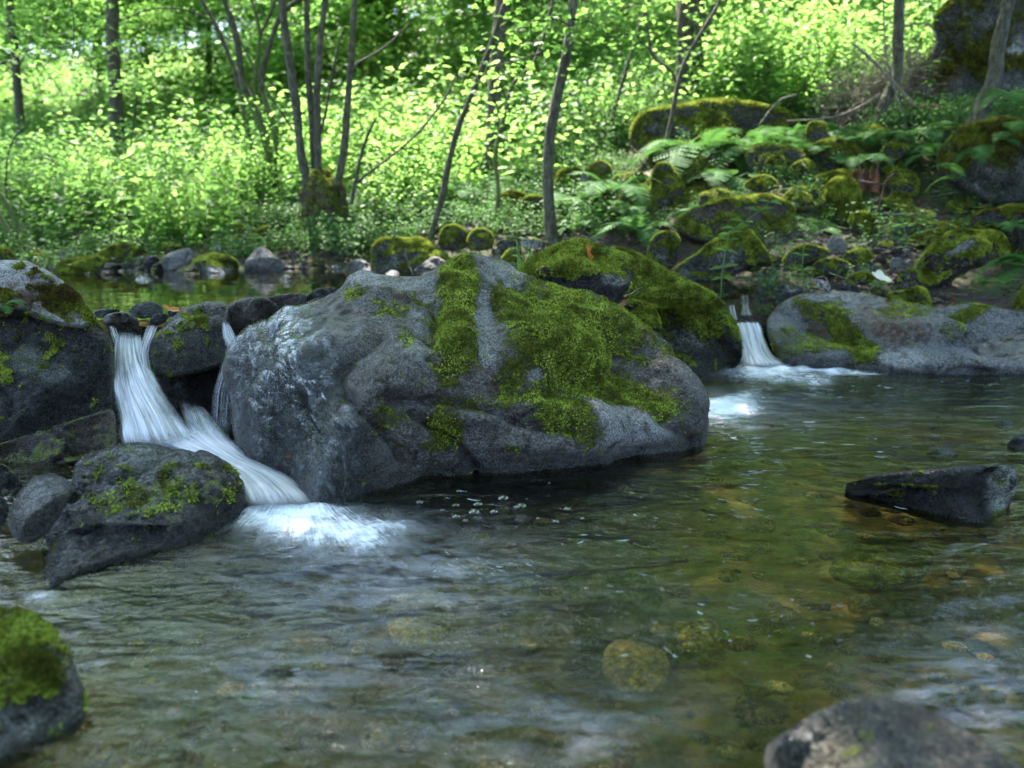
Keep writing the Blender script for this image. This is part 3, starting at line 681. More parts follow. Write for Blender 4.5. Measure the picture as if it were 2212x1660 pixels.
# ---- right bank
Q = dict(mat='mossstone', sub=4)
RB = [
 ('tent shaped mossy boulder with a black hollow under it', 'd4', [(255, 785), (330, 720), (500, 600), (700, 450), (850, 370), (1000, 325), (1120, 340), (1200, 450), (1280, 560), (1352, 660), (1352, 725), (1240, 785), (1180, 700), (1150, 700), (1000, 780), (850, 870), (700, 910), (500, 890), (330, 835)], 8.1, dict(moss=.45, sub=5, front=.45, fuzz=14000, fuzz_size=.016, P=(('m', [('d4', 1150, 500, 90, 200, 1., -30), ('d4', 800, 430, 250, 40, .9, -30), ('d4', 900, 700, 300, 90, -.6)]),))),
 ('round mossy stone tucked under the right end of the tent shaped boulder', 'd4', [(1190, 840), (1250, 770), (1330, 730), (1400, 760), (1410, 830), (1380, 880), (1300, 900), (1210, 890)], 7.9, dict(moss=.4)),
 ('wide mossy block with hanging moss behind the tent shaped boulder', 'd4', [(295, 350), (310, 200), (400, 130), (520, 90), (640, 40), (820, 0), (1000, -40), (1300, -60), (1500, 20), (1600, 100), (1625, 300), (1590, 455), (1400, 485), (1200, 470), (800, 480), (540, 470), (400, 400)], 8.9, dict(moss=.5, sub=5, fuzz=22000, fuzz_size=.02, brown=.4, P=(('m', [('d4', 1200, 120, 180, 80, -.5), ('d4', 620, 100, 100, 50, -.4)]),))),
 ('mossy boulder below the arching fern', 'd4', [(0, 450), (60, 390), (160, 350), (280, 360), (335, 450), (325, 600), (285, 720), (200, 790), (60, 765), (-40, 680)], 8.4, dict(moss=.6, fuzz=7000, fuzz_size=.018)),
 ('low mossy rock left of the grey topped stone', 'd4', [(1468, 655), (1550, 570), (1650, 510), (1800, 505), (1950, 548), (2025, 600), (1900, 655), (1700, 725), (1600, 785), (1480, 795)], 8.1, dict(moss=.5, fuzz=5000, fuzz_size=.018)),
 ('grey topped stone standing among mossy rocks', 'd4', [(1955, 490), (2010, 400), (2070, 383), (2125, 420), (2185, 520), (2150, 605), (2050, 605), (1980, 560)], 8.2, dict(mat='stone', moss=.1, pale=.4)),
 ('dark olive stone left of the pale flat flake', 'd5', [(100, 965), (150, 870), (260, 822), (380, 830), (500, 880), (508, 950), (380, 995), (200, 1015)], 7.9, dict(moss=.35, fuzz=2500, fuzz_size=.015)),
 ('small olive stone touching the dark olive one', 'd5', [(508, 925), (560, 873), (622, 900), (642, 960), (560, 975)], 7.85, dict(moss=.4)),
 ('green filmed oval stone above the scree', 'd5', [(408, 845), (470, 770), (560, 725), (680, 740), (707, 800), (690, 872), (600, 892), (500, 865)], 8.2, dict(moss=.5, fuzz=2500, fuzz_size=.012)),
 ('mossy oval stone beside the tan fallen leaf', 'd5', [(465, 1025), (550, 975), (680, 968), (728, 1010), (717, 1062), (600, 1085), (480, 1080)], 7.6, dict(moss=.5, fuzz=2500, fuzz_size=.012)),
 ('pale flat flake of stone lying on dark soil', 'd5', [(138, 1035), (240, 1040), (312, 1100), (310, 1152), (220, 1147), (150, 1085)], 7.6, dict(mat='palestone', moss=0, front=.2, back=.2)),
 ('smooth olive cobble highest left in the scree', 'd5', [(733, 742), (770, 690), (820, 678), (862, 720), (852, 772), (770, 774)], 8.35, dict(mat='stone', moss=.25)),
 ('small olive cobble between two larger grey cobbles', 'd5', [(873, 742), (890, 700), (940, 708), (982, 750), (970, 778), (890, 773)], 8.3, dict(mat='stone', moss=.3)),
 ('large pale grey cobble in the middle of the scree', 'd5', [(883, 872), (910, 820), (970, 810), (1040, 850), (1132, 900), (1130, 932), (1000, 978), (900, 972)], 8.0, dict(mat='stone', moss=.03, pale=.35)),
 ('round blue grey cobble above the large pale one', 'd5', [(963, 772), (1000, 740), (1070, 728), (1102, 770), (1090, 822), (1030, 842), (970, 812)], 8.2, dict(mat='stone', moss=.05)),
 ('small grey cobble at the back left of the scree', 'd5', [(668, 692), (700, 650), (750, 638), (767, 690), (740, 722), (680, 717)], 8.5, dict(mat='stone', moss=.05)),
 ('mossy stone touching the large moss draped boulder', 'd5', [(968, 1012), (1040, 960), (1120, 915), (1160, 960), (1145, 1062), (1050, 1092), (975, 1082)], 7.7, dict(moss=.45, fuzz=2000, fuzz_size=.014)),
 ('flat grey slab in front of the moss draped boulder', 'd5', [(915, 1122), (1050, 1070), (1145, 1048), (1135, 1092), (1040, 1142), (930, 1155)], 7.6, dict(mat='stone', moss=.15, front=.25)),
 ('cushion of moss on a low rock behind the long boulder', 'd5', [(815, 1205), (900, 1165), (1040, 1150), (1130, 1108), (1235, 1125), (1265, 1200), (1310, 1310), (1100, 1290), (950, 1260)], 7.45, dict(moss=.8, fuzz=6000, fuzz_size=.018)),
 ('low mossy stone by the small leafy sprig', 'd5', [(685, 1135), (740, 1103), (800, 1123), (872, 1150), (885, 1185), (760, 1195), (700, 1170)], 7.5, dict(moss=.5)),
 ('dark cobble at the top of the scree', 'd5', [(968, 692), (1010, 653), (1060, 668), (1132, 700), (1122, 742), (1050, 742), (980, 722)], 8.5, dict(mat='stone', moss=.2)),
 ('grey green stone just behind the long boulder crest', 'd5', [(335, 1118), (420, 1030), (560, 1080), (595, 1130), (480, 1168), (380, 1160)], 7.5, dict(mat='stone', moss=.35)),
 ('thin tilted slab between the green oval stone and the scree', 'd5', [(688, 875), (780, 790), (882, 758), (872, 812), (770, 862), (720, 892)], 8.15, dict(mat='stone', moss=.1, front=.25)),
 ('flat grey cobble in front of the thin tilted slab', 'd5', [(660, 930), (700, 895), (770, 900), (780, 940), (720, 960)], 7.9, dict(mat='stone', moss=.05, front=.3)),
 ('upright column of bright moss on the right bank', 'd5', [(200, 390), (230, 200), (270, 90), (340, 35), (430, 18), (520, 40), (592, 110), (602, 250), (592, 370), (520, 470), (450, 530), (350, 510), (240, 450)], 9.3, dict(moss=.95, fuzz=16000, fuzz_size=.02, cuts=0)),
 ('ball of moss at the foot of the moss column', 'd5', [(478, 460), (520, 380), (620, 358), (720, 400), (767, 440), (725, 530), (690, 592), (560, 584), (500, 540)], 9.0, dict(moss=.95, fuzz=8000, fuzz_size=.02, cuts=0)),
 ('mossy rock behind the moss column', 'd5', [(55, 140), (100, 50), (200, 0), (330, -40), (520, -50), (595, 0), (560, 80), (350, 130), (250, 200), (200, 300), (90, 260)], 9.7, dict(moss=.7, fuzz=7000, fuzz_size=.02)),
 ('moss draped boulder with a bare grey patch at right', 'd5', [(1125, 965), (1180, 850), (1250, 760), (1350, 660), (1500, 545), (1620, 528), (1780, 560), (1920, 558), (2025, 620), (2065, 720), (2065, 835), (1900, 870), (1700, 910), (1500, 1010), (1350, 1110), (1200, 1110), (1140, 1050)], 7.8, dict(moss=.85, sub=5, fuzz=34000, fuzz_size=.02, mat='stone', P=(('m', [('d5', 1600, 700, 170, 45, -.9, -30), ('d5', 1500, 760, 90, 40, -.8, -30), ('d5', 1750, 980, 300, 60, -.8)]), ('p', [('d5', 1600, 700, 170, 60, .5, -30)])))),
 ('tall moss capped rock behind the moss draped boulder at the right edge', 'd5', [(1665, 475), (1720, 390), (1850, 358), (1900, 340), (2080, 300), (2212, 298), (2350, 320), (2350, 850), (2100, 850), (2060, 700), (1950, 570), (1800, 545), (1700, 525)], 8.3, dict(moss=.45, sub=5, fuzz=14000, fuzz_size=.02, fmat='mossdry')),
 ('moss mound cut by the right edge of the picture', 'd5', [(2108, 1310), (2150, 1200), (2212, 1100), (2330, 1050), (2330, 1400), (2130, 1400)], 7.2, dict(moss=.9, fuzz=7000, fuzz_size=.018, anchor=False)),
 ('dark ledge in the shade under the big overhang', 'd5', [(895, 565), (1000, 500), (1200, 470), (1500, 465), (1705, 495), (1660, 620), (1300, 700), (1000, 645)], 8.9, dict(moss=.3, fuzz=2500)),
 ('big mossy overhanging rock at the right edge', 'c3', [(1530, 800), (1600, 720), (1690, 660), (1800, 640), (1987, 636), (2200, 630), (2200, 1100), (1987, 1075), (1850, 1095), (1700, 1030), (1580, 960), (1520, 900)], 9.2, dict(moss=.5, sub=5, fuzz=24000, fuzz_size=.024, fmat='mossdry', front=.35, P=(('m', [('c3', 1800, 700, 300, 60, .9), ('c3', 1850, 1020, 300, 80, -.9)]),))),
 ('enormous leaning mossy rock slab in the top right corner', 'c3', [(1375, 450), (1395, 385), (1460, 320), (1520, 250), (1530, 190), (1500, 150), (1520, 80), (1600, 0), (1720, -150), (2250, -200), (2250, 570), (2050, 600), (1900, 595), (1700, 595), (1550, 570), (1440, 515)], 11.8, dict(moss=.5, sub=5, fuzz=26000, fuzz_size=.032, front=.35, fmat='mossdry', P=(('m', [('c3', 1700, 380, 350, 150, .8, -25), ('c3', 1700, 520, 350, 60, -1.), ('c3', 1920, 480, 130, 120, -1.), ('c3', 1950, 240, 100, 70, -.6, -40)]), ('p', [('c3', 1420, 470, 60, 60, .9), ('c3', 1940, 250, 80, 50, 1.)]), ('b', [('c3', 1480, 490, 100, 50, .9)])))),
 ('long flat topped block under a thick moss mat beside the big trunk', 'V', [(1358, 305), (1370, 255), (1400, 237), (1470, 228), (1560, 213), (1640, 225), (1720, 240), (1732, 268), (1690, 284), (1600, 292), (1545, 296), (1490, 325), (1420, 332), (1375, 326)], 11.8, dict(moss=.6, sub=5, fuzz=16000, fuzz_size=.03, front=.5, P=(('m', [('V', 1430, 290, 60, 25, -.5)]),))),
 ('small upright mossy block on the right slope', 'c3', [(828, 765), (833, 660), (880, 643), (942, 658), (942, 745), (900, 768)], 10.4, dict(moss=.55, fuzz=1500, fuzz_size=.02)),
 ('low moss hump right of the small upright block', 'c3', [(795, 810), (900, 750), (1000, 728), (1055, 760), (1000, 825), (850, 838)], 10.0, dict(moss=.9, fuzz=4000, fuzz_size=.02)),
 ('moss topped stone under the slender leaning tree', 'c3', [(1228, 795), (1270, 753), (1350, 758), (1385, 800), (1300, 870), (1240, 850)], 9.8, dict(moss=.7, fuzz=2500, fuzz_size=.02)),
 ('green hump above the wide mossy block', 'c3', [(495, 985), (560, 933), (640, 932), (685, 980), (640, 1020), (540, 1020)], 9.2, dict(moss=.9, fuzz=2500, fuzz_size=.02)),
 ('pair like moss swell left of the moss column', 'c3', [(735, 900), (790, 855), (840, 848), (885, 880), (840, 925), (760, 930)], 9.5, dict(moss=.9, fuzz=2500, fuzz_size=.02)),
 ('rounded mossy rock half hidden among ferns below the flat topped block', 'c3', [(230, 760), (270, 715), (340, 698), (410, 710), (450, 760), (400, 820), (260, 820)], 10.6, dict(moss=.7, fuzz=3000, fuzz_size=.022)),
 ('squat dark mossy stone under the fern fronds', 'c3', [(600, 880), (640, 830), (700, 825), (725, 880), (700, 930), (620, 930)], 9.6, dict(moss=.5, fuzz=2000, fuzz_size=.02)),
 ('mossy stump like rock right of the sapling foot', 'c3', [(0, 960), (30, 870), (90, 860), (130, 900), (150, 1000), (120, 1080), (20, 1080)], 9.7, dict(moss=.6, fuzz=3000, fuzz_size=.02)),
 ('dark green boulder behind the curved trunk', 'd3', [(1120, 330), (1180, 180), (1280, 160), (1392, 162), (1395, 300), (1330, 430), (1200, 430), (1120, 390)], 11.0, dict(moss=.55, fuzz=3000, fuzz_size=.025)),
 ('peaked boulder with a tan bare face', 'd3', [(1345, 310), (1400, 200), (1500, 110), (1570, 93), (1642, 140), (1665, 250), (1650, 420), (1500, 440), (1370, 420)], 10.7, dict(moss=.4, brown=.4, pale=.4, fuzz=2500, fuzz_size=.025, P=(('p', [('d3', 1560, 230, 70, 100, 1.)]),))),
 ('moss covered stone left of the curved trunk', 'd3', [(635, 510), (660, 400), (750, 358), (880, 380), (905, 450), (850, 530), (740, 550)], 10.4, dict(moss=.85, fuzz=3500, fuzz_size=.022)),
 ('dark mossy stone touching the curved trunk', 'd3', [(815, 530), (860, 440), (940, 398), (1042, 410), (1052, 530), (960, 580), (850, 570)], 10.1, dict(moss=.6, fuzz=3000, fuzz_size=.022)),
 ('mossy mound at the foot of the dark sapling', 'd3', [(2020, 250), (2100, 180), (2212, 195), (2300, 300), (2300, 480), (2150, 540), (2020, 510), (1955, 430)], 9.7, dict(moss=.65, fuzz=5000, fuzz_size=.022)),
 ('left one of two touching mossy boulders on the far bank', 'd3', [(125, 770), (160, 680), (260, 658), (335, 690), (375, 745), (385, 865), (250, 895), (135, 885)], 9.4, dict(moss=.65, fuzz=4500, fuzz_size=.02)),
 ('right one of two touching mossy boulders on the far bank', 'd3', [(368, 885), (388, 750), (450, 700), (540, 698), (605, 760), (605, 870), (500, 895)], 9.2, dict(moss=.8, fuzz=4500, fuzz_size=.02)),
 ('brown olive stone in the dark below the two touching boulders', 'd3', [(265, 975), (330, 900), (430, 898), (515, 950), (505, 1015), (380, 1025)], 8.9, dict(moss=.3)),
 ('pale domed stone near the foot of the curved trunk', 'd3', [(835, 805), (900, 765), (970, 768), (1035, 812), (1040, 870), (870, 875)], 9.0, dict(mat='palestone', moss=.15)),
 ('pointed green stone just behind the domed boulder', 'd3', [(645, 1040), (700, 920), (760, 868), (822, 880), (835, 960), (815, 1060)], 8.3, dict(moss=.5, fuzz=1500, fuzz_size=.016)),
 ('low olive stone left of the pale domed one', 'd3', [(615, 830), (700, 780), (800, 788), (850, 862), (760, 890), (650, 880)], 9.1, dict(moss=.4)),
 ('grey flake beside the pointed green stone', 'd3', [(505, 990), (580, 965), (660, 985), (655, 1040), (520, 1045)], 8.4, dict(mat='stone', moss=.05, front=.3)),
]
for i, (lab, cr, pts, d, kw) in enumerate(RB):
    a = dict(Q); a.update(kw)
    rock(lab, cr, pts, dt=d, seed=100 + i, **a)
# ---- far bank of the upper pool
ZU = .55
LB = [
 ('grey tent shaped stone standing at the far waterline', 'd2', [(262, 470), (290, 400), (350, 320), (405, 286), (480, 320), (552, 390), (612, 425), (612, 475), (560, 497, 'w'), (280, 497, 'w')], None, dict(mat='stone', moss=.02, sub=5, pale=.35, wetline=.07)),
 ('little pyramid of stone alone in the upper pool', 'd2', [(555, 572, 'w'), (590, 540), (625, 520), (660, 550), (682, 577, 'w'), (620, 592, 'w')], None, dict(mat='stone', moss=0, pale=.5, wetline=.03)),
 ('dark low stone with a moss tip at the far waterline', 'd2', [(742, 475, 'w'), (800, 410), (880, 383), (942, 400), (950, 482, 'w'), (850, 490, 'w')], None, dict(mat='wetstone', moss=.1, P=(('m', [('d2', 900, 395, 40, 20, .9)]),))),
 ('bright grey stone left of the large green boulder at the waterline', 'd2', [(1125, 445), (1180, 400), (1250, 393), (1320, 430), (1355, 472), (1345, 492, 'w'), (1160, 482, 'w')], None, dict(mat='stone', moss=0, pale=.6, wet=.3)),
 ('large green boulder with black sides standing in the upper pool', 'd2', [(1333, 480), (1336, 300), (1400, 230), (1500, 203), (1620, 225), (1740, 203), (1830, 250), (1875, 305), (1850, 400), (1800, 503, 'w'), (1575, 503, 'w'), (1345, 503, 'w')], None, dict(sub=5, moss=.5, fuzz=12000, fuzz_size=.018, P=(('m', [('d2', 1470, 420, 130, 70, -1.)]),))),
 ('curved mossy boulder in front of the large green one', 'd2', [(1572, 470), (1574, 320), (1620, 273), (1700, 280), (1800, 320), (1900, 328), (1980, 380), (2085, 465), (2065, 505, 'w'), (1800, 505, 'w'), (1600, 505, 'w')], None, dict(sub=5, moss=.65, fuzz=12000, fuzz_size=.016, front=.35)),
 ('blue grey pyramid stone behind the crest of the central boulder', 'd2', [(1688, 510), (1750, 440), (1850, 373), (1900, 373), (1960, 410), (2035, 485), (1950, 530, 'w'), (1760, 530, 'w')], None, dict(mat='stone', sub=5, moss=0, pale=.15, cuts=5)),
 ('flat pale rock just behind the crest of the central boulder', 'd2', [(1725, 535), (1830, 490), (1950, 478), (2105, 490), (2150, 560), (1900, 580)], 5.9, dict(mat='palestone', moss=.12, anchor=False)),
 ('smooth mossy wedge with a grey foot on the far bank', 'd2', [(260, 255), (330, 190), (450, 108), (500, 140), (524, 235), (480, 320), (300, 335)], 10.6, dict(moss=.75, fuzz=3500, fuzz_size=.02)),
 ('mossy stone left of the smooth mossy wedge', 'd2', [(92, 240), (150, 130), (230, 88), (305, 130), (292, 200), (150, 275)], 11.0, dict(moss=.75, fuzz=3000, fuzz_size=.02)),
 ('flatter mossy stone in front of the leftmost of the bank mounds', 'd2', [(95, 270), (180, 195), (262, 190), (262, 262), (150, 292)], 10.6, dict(moss=.75, fuzz=1500, fuzz_size=.02)),
 ('low green mound under the leafy plants on the far bank', 'd2', [(880, 200), (930, 155), (1060, 158), (1075, 215), (980, 250), (900, 245)], 10.4, dict(moss=.8, fuzz=2000, fuzz_size=.02)),
 ('mossy mound behind the large green boulder', 'd2', [(1260, 230), (1310, 148), (1400, 138), (1425, 205), (1330, 250)], 10.5, dict(moss=.7, fuzz=1500, fuzz_size=.02)),
 ('white stone awash in front of the large green boulder', 'd2', [(1448, 512, 'w'), (1500, 485), (1560, 493), (1583, 530, 'w'), (1500, 545, 'w')], None, dict(mat='palestone', moss=0, sub=3)),
 ('bright green boulder sloping into the left of the upper pool', 'd1', [(548, 590), (572, 490), (720, 448), (930, 420), (1045, 460), (1035, 520), (955, 602, 'w'), (750, 612, 'w'), (560, 605, 'w')], None, dict(moss=.75, fuzz=6000, fuzz_size=.018)),
 ('long humped mossy boulder behind the bright green one', 'd1', [(925, 430), (1050, 350), (1180, 310), (1295, 308), (1335, 360), (1300, 455), (1200, 495), (1040, 505)], 9.8, dict(moss=.7, fuzz=5000, fuzz_size=.018)),
 ('small mossy block at the right end of the humped boulder', 'd1', [(1295, 440), (1318, 350), (1400, 358), (1455, 400), (1425, 450)], 9.9, dict(moss=.6, fuzz=1500)),
 ('olive stone leaning on the dark round one', 'd1', [(1195, 545), (1290, 470), (1420, 423), (1475, 440), (1445, 520), (1400, 565), (1260, 575)], 9.7, dict(moss=.25)),
 ('dark round stone left of the big sloping grey one', 'd1', [(1395, 530), (1450, 430), (1500, 410), (1575, 460), (1562, 500), (1480, 575, 'w'), (1430, 575, 'w')], None, dict(mat='wetstone', moss=0, wet=.2)),
 ('big sloping grey stone with a sunlit top edge', 'd1', [(1562, 510), (1640, 410), (1760, 368), (1860, 343), (1905, 400), (1895, 485), (1790, 550), (1640, 572, 'w')], None, dict(mat='stone', moss=.05, sub=5, pale=.4)),
 ('low rock under a bright moss mat with a wet white foot', 'd1', [(1875, 495), (1950, 430), (2080, 403), (2212, 418), (2335, 470), (2360, 565, 'w'), (2100, 605, 'w'), (2040, 580), (1960, 565)], None, dict(moss=.7, fuzz=5000, fuzz_size=.018, P=(('m', [('d1', 2150, 560, 150, 40, -1.)]), ('p', [('d1', 2150, 560, 150, 40, 1.)])))),
 ('flat oval stone awash in front of the sloping grey one', 'd1', [(1692, 602, 'w'), (1760, 550), (1850, 526), (1940, 540), (1980, 602, 'w'), (1850, 614, 'w')], None, dict(mat='stone', moss=.15)),
 ('dark flat stone at the foot of the humped boulder', 'd1', [(955, 575), (1000, 510), (1080, 490), (1195, 518), (1205, 570, 'w'), (1050, 595, 'w')], None, dict(mat='wetstone', moss=.05)),
 ('black block with a sunlit mossy top on the far bank', 'd1', [(845, 410), (880, 280), (960, 210), (1100, 205), (1250, 225), (1405, 280), (1410, 330), (1250, 345), (1100, 360), (950, 425)], 11.6, dict(moss=.15, sub=4, mat='wetstone', P=(('m', [('d1', 1150, 215, 300, 25, .9)]),))),
 ('sunlit moss slab between the black block and the bank', 'd1', [(1080, 195), (1350, 168), (1600, 198), (1760, 285), (1700, 330), (1450, 300), (1380, 265), (1150, 222)], 12.0, dict(moss=.9, fuzz=3000, fuzz_size=.022)),
 ('low dark mossy rock at the left end of the far waterline', 'd1', [(185, 490), (260, 410), (420, 398), (565, 460), (545, 560), (300, 560)], 9.9, dict(moss=.5, fuzz=2000)),
 ('moss dome cut by the left edge beyond the cap boulder', 'd1', [(-120, 380), (-40, 352), (60, 350), (130, 410), (158, 470), (60, 495), (-120, 495)], 9.0, dict(moss=.9, fuzz=3000, fuzz_size=.018)),
 ('pale round stone among twigs at the far left', 'd1', [(555, 460), (600, 380), (670, 358), (760, 398), (795, 435), (700, 475)], 10.2, dict(mat='stone', moss=.3, pale=.5)),
 ('glittering flat stone alone in the left of the upper pool', 'd1', [(1308, 668, 'w'), (1360, 625), (1480, 638), (1565, 658, 'w'), (1450, 688, 'w')], None, dict(mat='palestone', moss=0, sub=3, front=.3)),
 ('thin wet stone just behind the glittering flat one', 'd1', [(1308, 615, 'w'), (1350, 573), (1470, 600), (1465, 618, 'w'), (1330, 624, 'w')], None, dict(mat='palestone', moss=.2, sub=3, front=.3)),
 ('rounded mossy stone above the dark round one', 'd1', [(1575, 390), (1600, 330), (1680, 318), (1795, 330), (1800, 385), (1650, 410)], 10.6, dict(moss=.6, fuzz=1500)),
 ('dark stone hugging the left foot of the sloping grey one', 'd1', [(1470, 575), (1520, 500), (1590, 500), (1612, 585, 'w'), (1500, 597, 'w')], None, dict(mat='wetstone', moss=.2)),
 ('black pebble below the dark round stone', 'd1', [(1305, 575), (1350, 530), (1410, 533), (1435, 590, 'w'), (1320, 598, 'w')], None, dict(mat='wetstone', moss=0, sub=3)),
 ('small pale stone peeking out left of the grey tent', 'd2', [(0, 320), (30, 258), (70, 300), (70, 340), (10, 345)], 10.3, dict(mat='palestone', moss=0, sub=3)),
 ('dark mossy lump below the leafy mound', 'd2', [(915, 350), (960, 290), (1010, 300), (1010, 350), (960, 370)], 10.0, dict(moss=.4, sub=3)),
 ('round mossy stone touching the left of the large green boulder', 'd2', [(1235, 400), (1270, 355), (1320, 360), (1345, 420), (1290, 450)], 9.8, dict(moss=.6, sub=3)),
]
for i, (lab, cr, pts, d, kw) in enumerate(LB):
    a = dict(Q); a.update(kw)
    rock(lab, cr, pts, dt=d, zw=ZU, seed=200 + i, **a)
rs = np.random.RandomState(5)
for i, (cr, x, y, r) in enumerate([('d1', 1000, 590, 26), ('d1', 1085, 580, 28), ('d1', 1140, 575, 24), ('d1', 1190, 578, 28), ('d1', 1275, 580, 30), ('d1', 1650, 560, 30), ('d1', 2090, 590, 30), ('d1', 2180, 600, 34), ('d2', 650, 470, 40), ('d2', 700, 462, 26),
                                    ('d2', 985, 465, 34), ('d2', 1040, 470, 44), ('d2', 1090, 450, 26), ('d2', 1110, 492, 18), ('d2', 20, 480, 30), ('d2', 235, 470, 22), ('d1', 860, 605, 30)]):
    rock('small wet stone glinting at the far waterline of the upper pool', cr, [(x + r * 1.2 * math.cos(a), y - r * .6 * math.sin(a) * (1 if math.sin(a) > 0 else .4)) + (('w',) if math.sin(a) < -.2 else ()) for a in np.linspace(0, 6.283, 9)[:-1]], zw=ZU, sub=3, seed=300 + i,
         mat='palestone' if i % 2 else 'stone', moss=0, wet=.3, name='stone', group='small wet stones along the far waterline')
# ---- stones lying under the water of the lower pool
for i, (lab, pts, z, mt, kw) in enumerate([
    ('large pale submerged stone below the foam', [(828, 1335), (850, 1280), (900, 1262), (960, 1275), (990, 1340), (940, 1385), (860, 1390)], -.17, 'ambstone', dict(pale=.6)),
    ('brightest tan submerged stone in mid pool', [(1300, 1440), (1305, 1385), (1350, 1372), (1400, 1385), (1440, 1395), (1450, 1440), (1420, 1480), (1345, 1482)], -.12, 'ambstone', dict(pale=.2)),
    ('pale submerged stone right of centre', [(1460, 1365), (1490, 1330), (1540, 1325), (1560, 1355), (1530, 1385), (1480, 1390)], -.15, 'ambstone', {}),
    ('tan submerged stone left of the big olive slab', [(1160, 1350), (1170, 1312), (1220, 1308), (1245, 1340), (1215, 1375), (1175, 1378)], -.16, 'brownstone', {}),
    ('small round submerged stone under the wedge rock', [(2032, 1215), (2050, 1192), (2085, 1195), (2098, 1220), (2075, 1240), (2045, 1238)], -.14, 'brownstone', dict(pale=.5)),
    ('wide olive submerged slab below the wedge rock', [(1780, 1235), (1830, 1165), (1950, 1155), (2020, 1190), (2000, 1240), (1900, 1270)], -.22, 'brownstone', dict(moss=.4)),
    ('wide olive submerged slab in the middle of the pool', [(1190, 1270), (1260, 1225), (1400, 1215), (1440, 1280), (1400, 1360), (1280, 1370)], -.24, 'ambstone', dict(moss=.35)),
    ('orange submerged stone near the bottom edge', [(1320, 1560), (1345, 1545), (1400, 1570), (1412, 1600), (1370, 1605), (1335, 1585)], -.12, 'brownstone', dict(pale=.2)),
    ('square olive submerged stone right of centre', [(1830, 1280), (1880, 1272), (1885, 1310), (1835, 1315)], -.18, 'brownstone', dict(pale=.3)),
    ('brown submerged stone before the bottom right rock', [(1890, 1350), (1930, 1325), (1990, 1345), (1995, 1375), (1930, 1380)], -.13, 'brownstone', dict(pale=.4)),
    ('orange brown submerged stone near the left rocks', [(130, 1265), (160, 1240), (210, 1245), (240, 1262), (200, 1290), (150, 1290)], -.1, 'brownstone', {}),
    ('brown wet stone at the foot of the black rock at left', [(40, 1310), (65, 1282), (95, 1290), (90, 1320), (60, 1330)], -.03, 'brownstone', dict(wet=.4)),
    ('reddish submerged stone in the lower left of the pool', [(660, 1475), (690, 1455), (715, 1470), (705, 1500), (670, 1500)], -.13, 'brownstone', {})]):
    z = z * .62
    kk = dict(moss=0, front=.22, back=.3, sub=4, cuts=2); kk.update(kw)
    rock(lab, 'V', [(a, b, 'w') for a, b in pts], zw=z + .02, seed=400 + i, mat=mt, anchor=False, name='submerged_stone', **kk)

# ------------------------------------------------------------------ ground
def w2(px, py, z): p = onz(px, py, z); return (p[0], p[1])
LOWER = np.array([(-2.2, -1.5), (-2.0, 2.6), (-2.1, 3.7), (-1.6, 4.4), (-.6, 4.5), (.6, 4.9), (1.2, 5.6), (1.75, 6.9), (2.6, 6.7), (4.2, 6.9), (7, 7), (7, -1.5)])
UPPER = np.array([(-5.5, 5.6), (-2.6, 5.1), (-1.2, 5.1), (-.4, 5.4), (1., 6.0), (1.7, 7.5), (1.9, 7.8), (1.2, 8.3), (.2, 9.2), (-1., 9.7), (-2.5, 9.6), (-4.2, 9.0), (-6, 8.0), (-8.5, 7.4), (-8.5, 6)])

DAM = np.array([(-3.2, 2.2), (-3.0, 5.0), (-1.5, 5.0), (-.4, 5.3), (1., 5.9), (1.6, 7.3), (2.3, 7.2), (2.2, 6), (1, 4.5), (-1, 3.8), (-1.6, 2.4)])

def sdist(x, y, poly):
    d = poly_dist(x, y, [tuple(p) for p in poly] + [tuple(poly[0])])
    ins = np.zeros(len(x), bool)
    n = len(poly)
    for i in range(n):
        x0, y0 = poly[i]; x1, y1 = poly[(i + 1) % n]
        c = ((y0 > y) != (y1 > y)) & (x < (x1 - x0) * (y - y0) / (y1 - y0 + 1e-12) + x0)
        ins ^= c
    return np.where(ins, d, -d)

for (px, py, d) in [(20, 530, 10.5), (150, 520, 11), (400, 500, 12), (260, 415, 16), (50, 400, 18), (450, 280, 24), (600, 397, 14), (710, 475, 11.2), (800, 420, 13), (950, 505, 9.8), (1060, 484, 10.4), (1190, 512, 9.6), (1050, 395, 13.5), (900, 330, 18), (1200, 330, 16), (1310, 325, 13),
                    (1490, 212, 14), (1435, 370, 10.6), (1600, 330, 11), (1760, 350, 10.8), (1890, 262, 11.4), (2120, 245, 10.6), (2000, 330, 10.2), (1650, 160, 18), (1800, 130, 18), (1950, 470, 8.9), (1480, 470, 9.2), (1300, 460, 10.0), (700, 560, 10.), (1150, 560, 8.7)]:
    ANCH.append(tuple(at(px, py, d)))
for a in [(-9, 8, .9), (-9, 3, 1.2), (-6, 0, 1.0), (-4, -3, .6), (9, 8, 2.2), (9, 3, 1.5), (9, -2, 1.2), (0, -6, .4), (-14, 14, 1.2), (-12, 22, 2.2), (-25, 30, 3.5), (0, 30, 4.6), (12, 25, 7.5), (22, 20, 9), (22, 5, 6), (30, 40, 15), (0, 60, 12), (-30, 60, 9), (-60, 20, 5), (-40, 0, 4), (60, 60, 25), (0, 100, 24), (-60, 110, 20), (60, 110, 30), (50, 0, 12), (0, -40, 3), (-50, -40, 5), (50, -40, 8), (12, 14, 4.6)]:
    ANCH.append(a)
AN = np.array(ANCH)
def phi(r): return r
d_ = np.hypot(AN[:, None, 0] - AN[None, :, 0], AN[:, None, 1] - AN[None, :, 1])
n_ = len(AN)
Km = np.zeros((n_ + 3, n_ + 3)); Km[:n_, :n_] = -phi(d_) + np.eye(n_) * .12
Km[:n_, n_] = 1; Km[:n_, n_ + 1:] = AN[:, :2]; Km[n_:, :n_] = Km[:n_, n_:].T
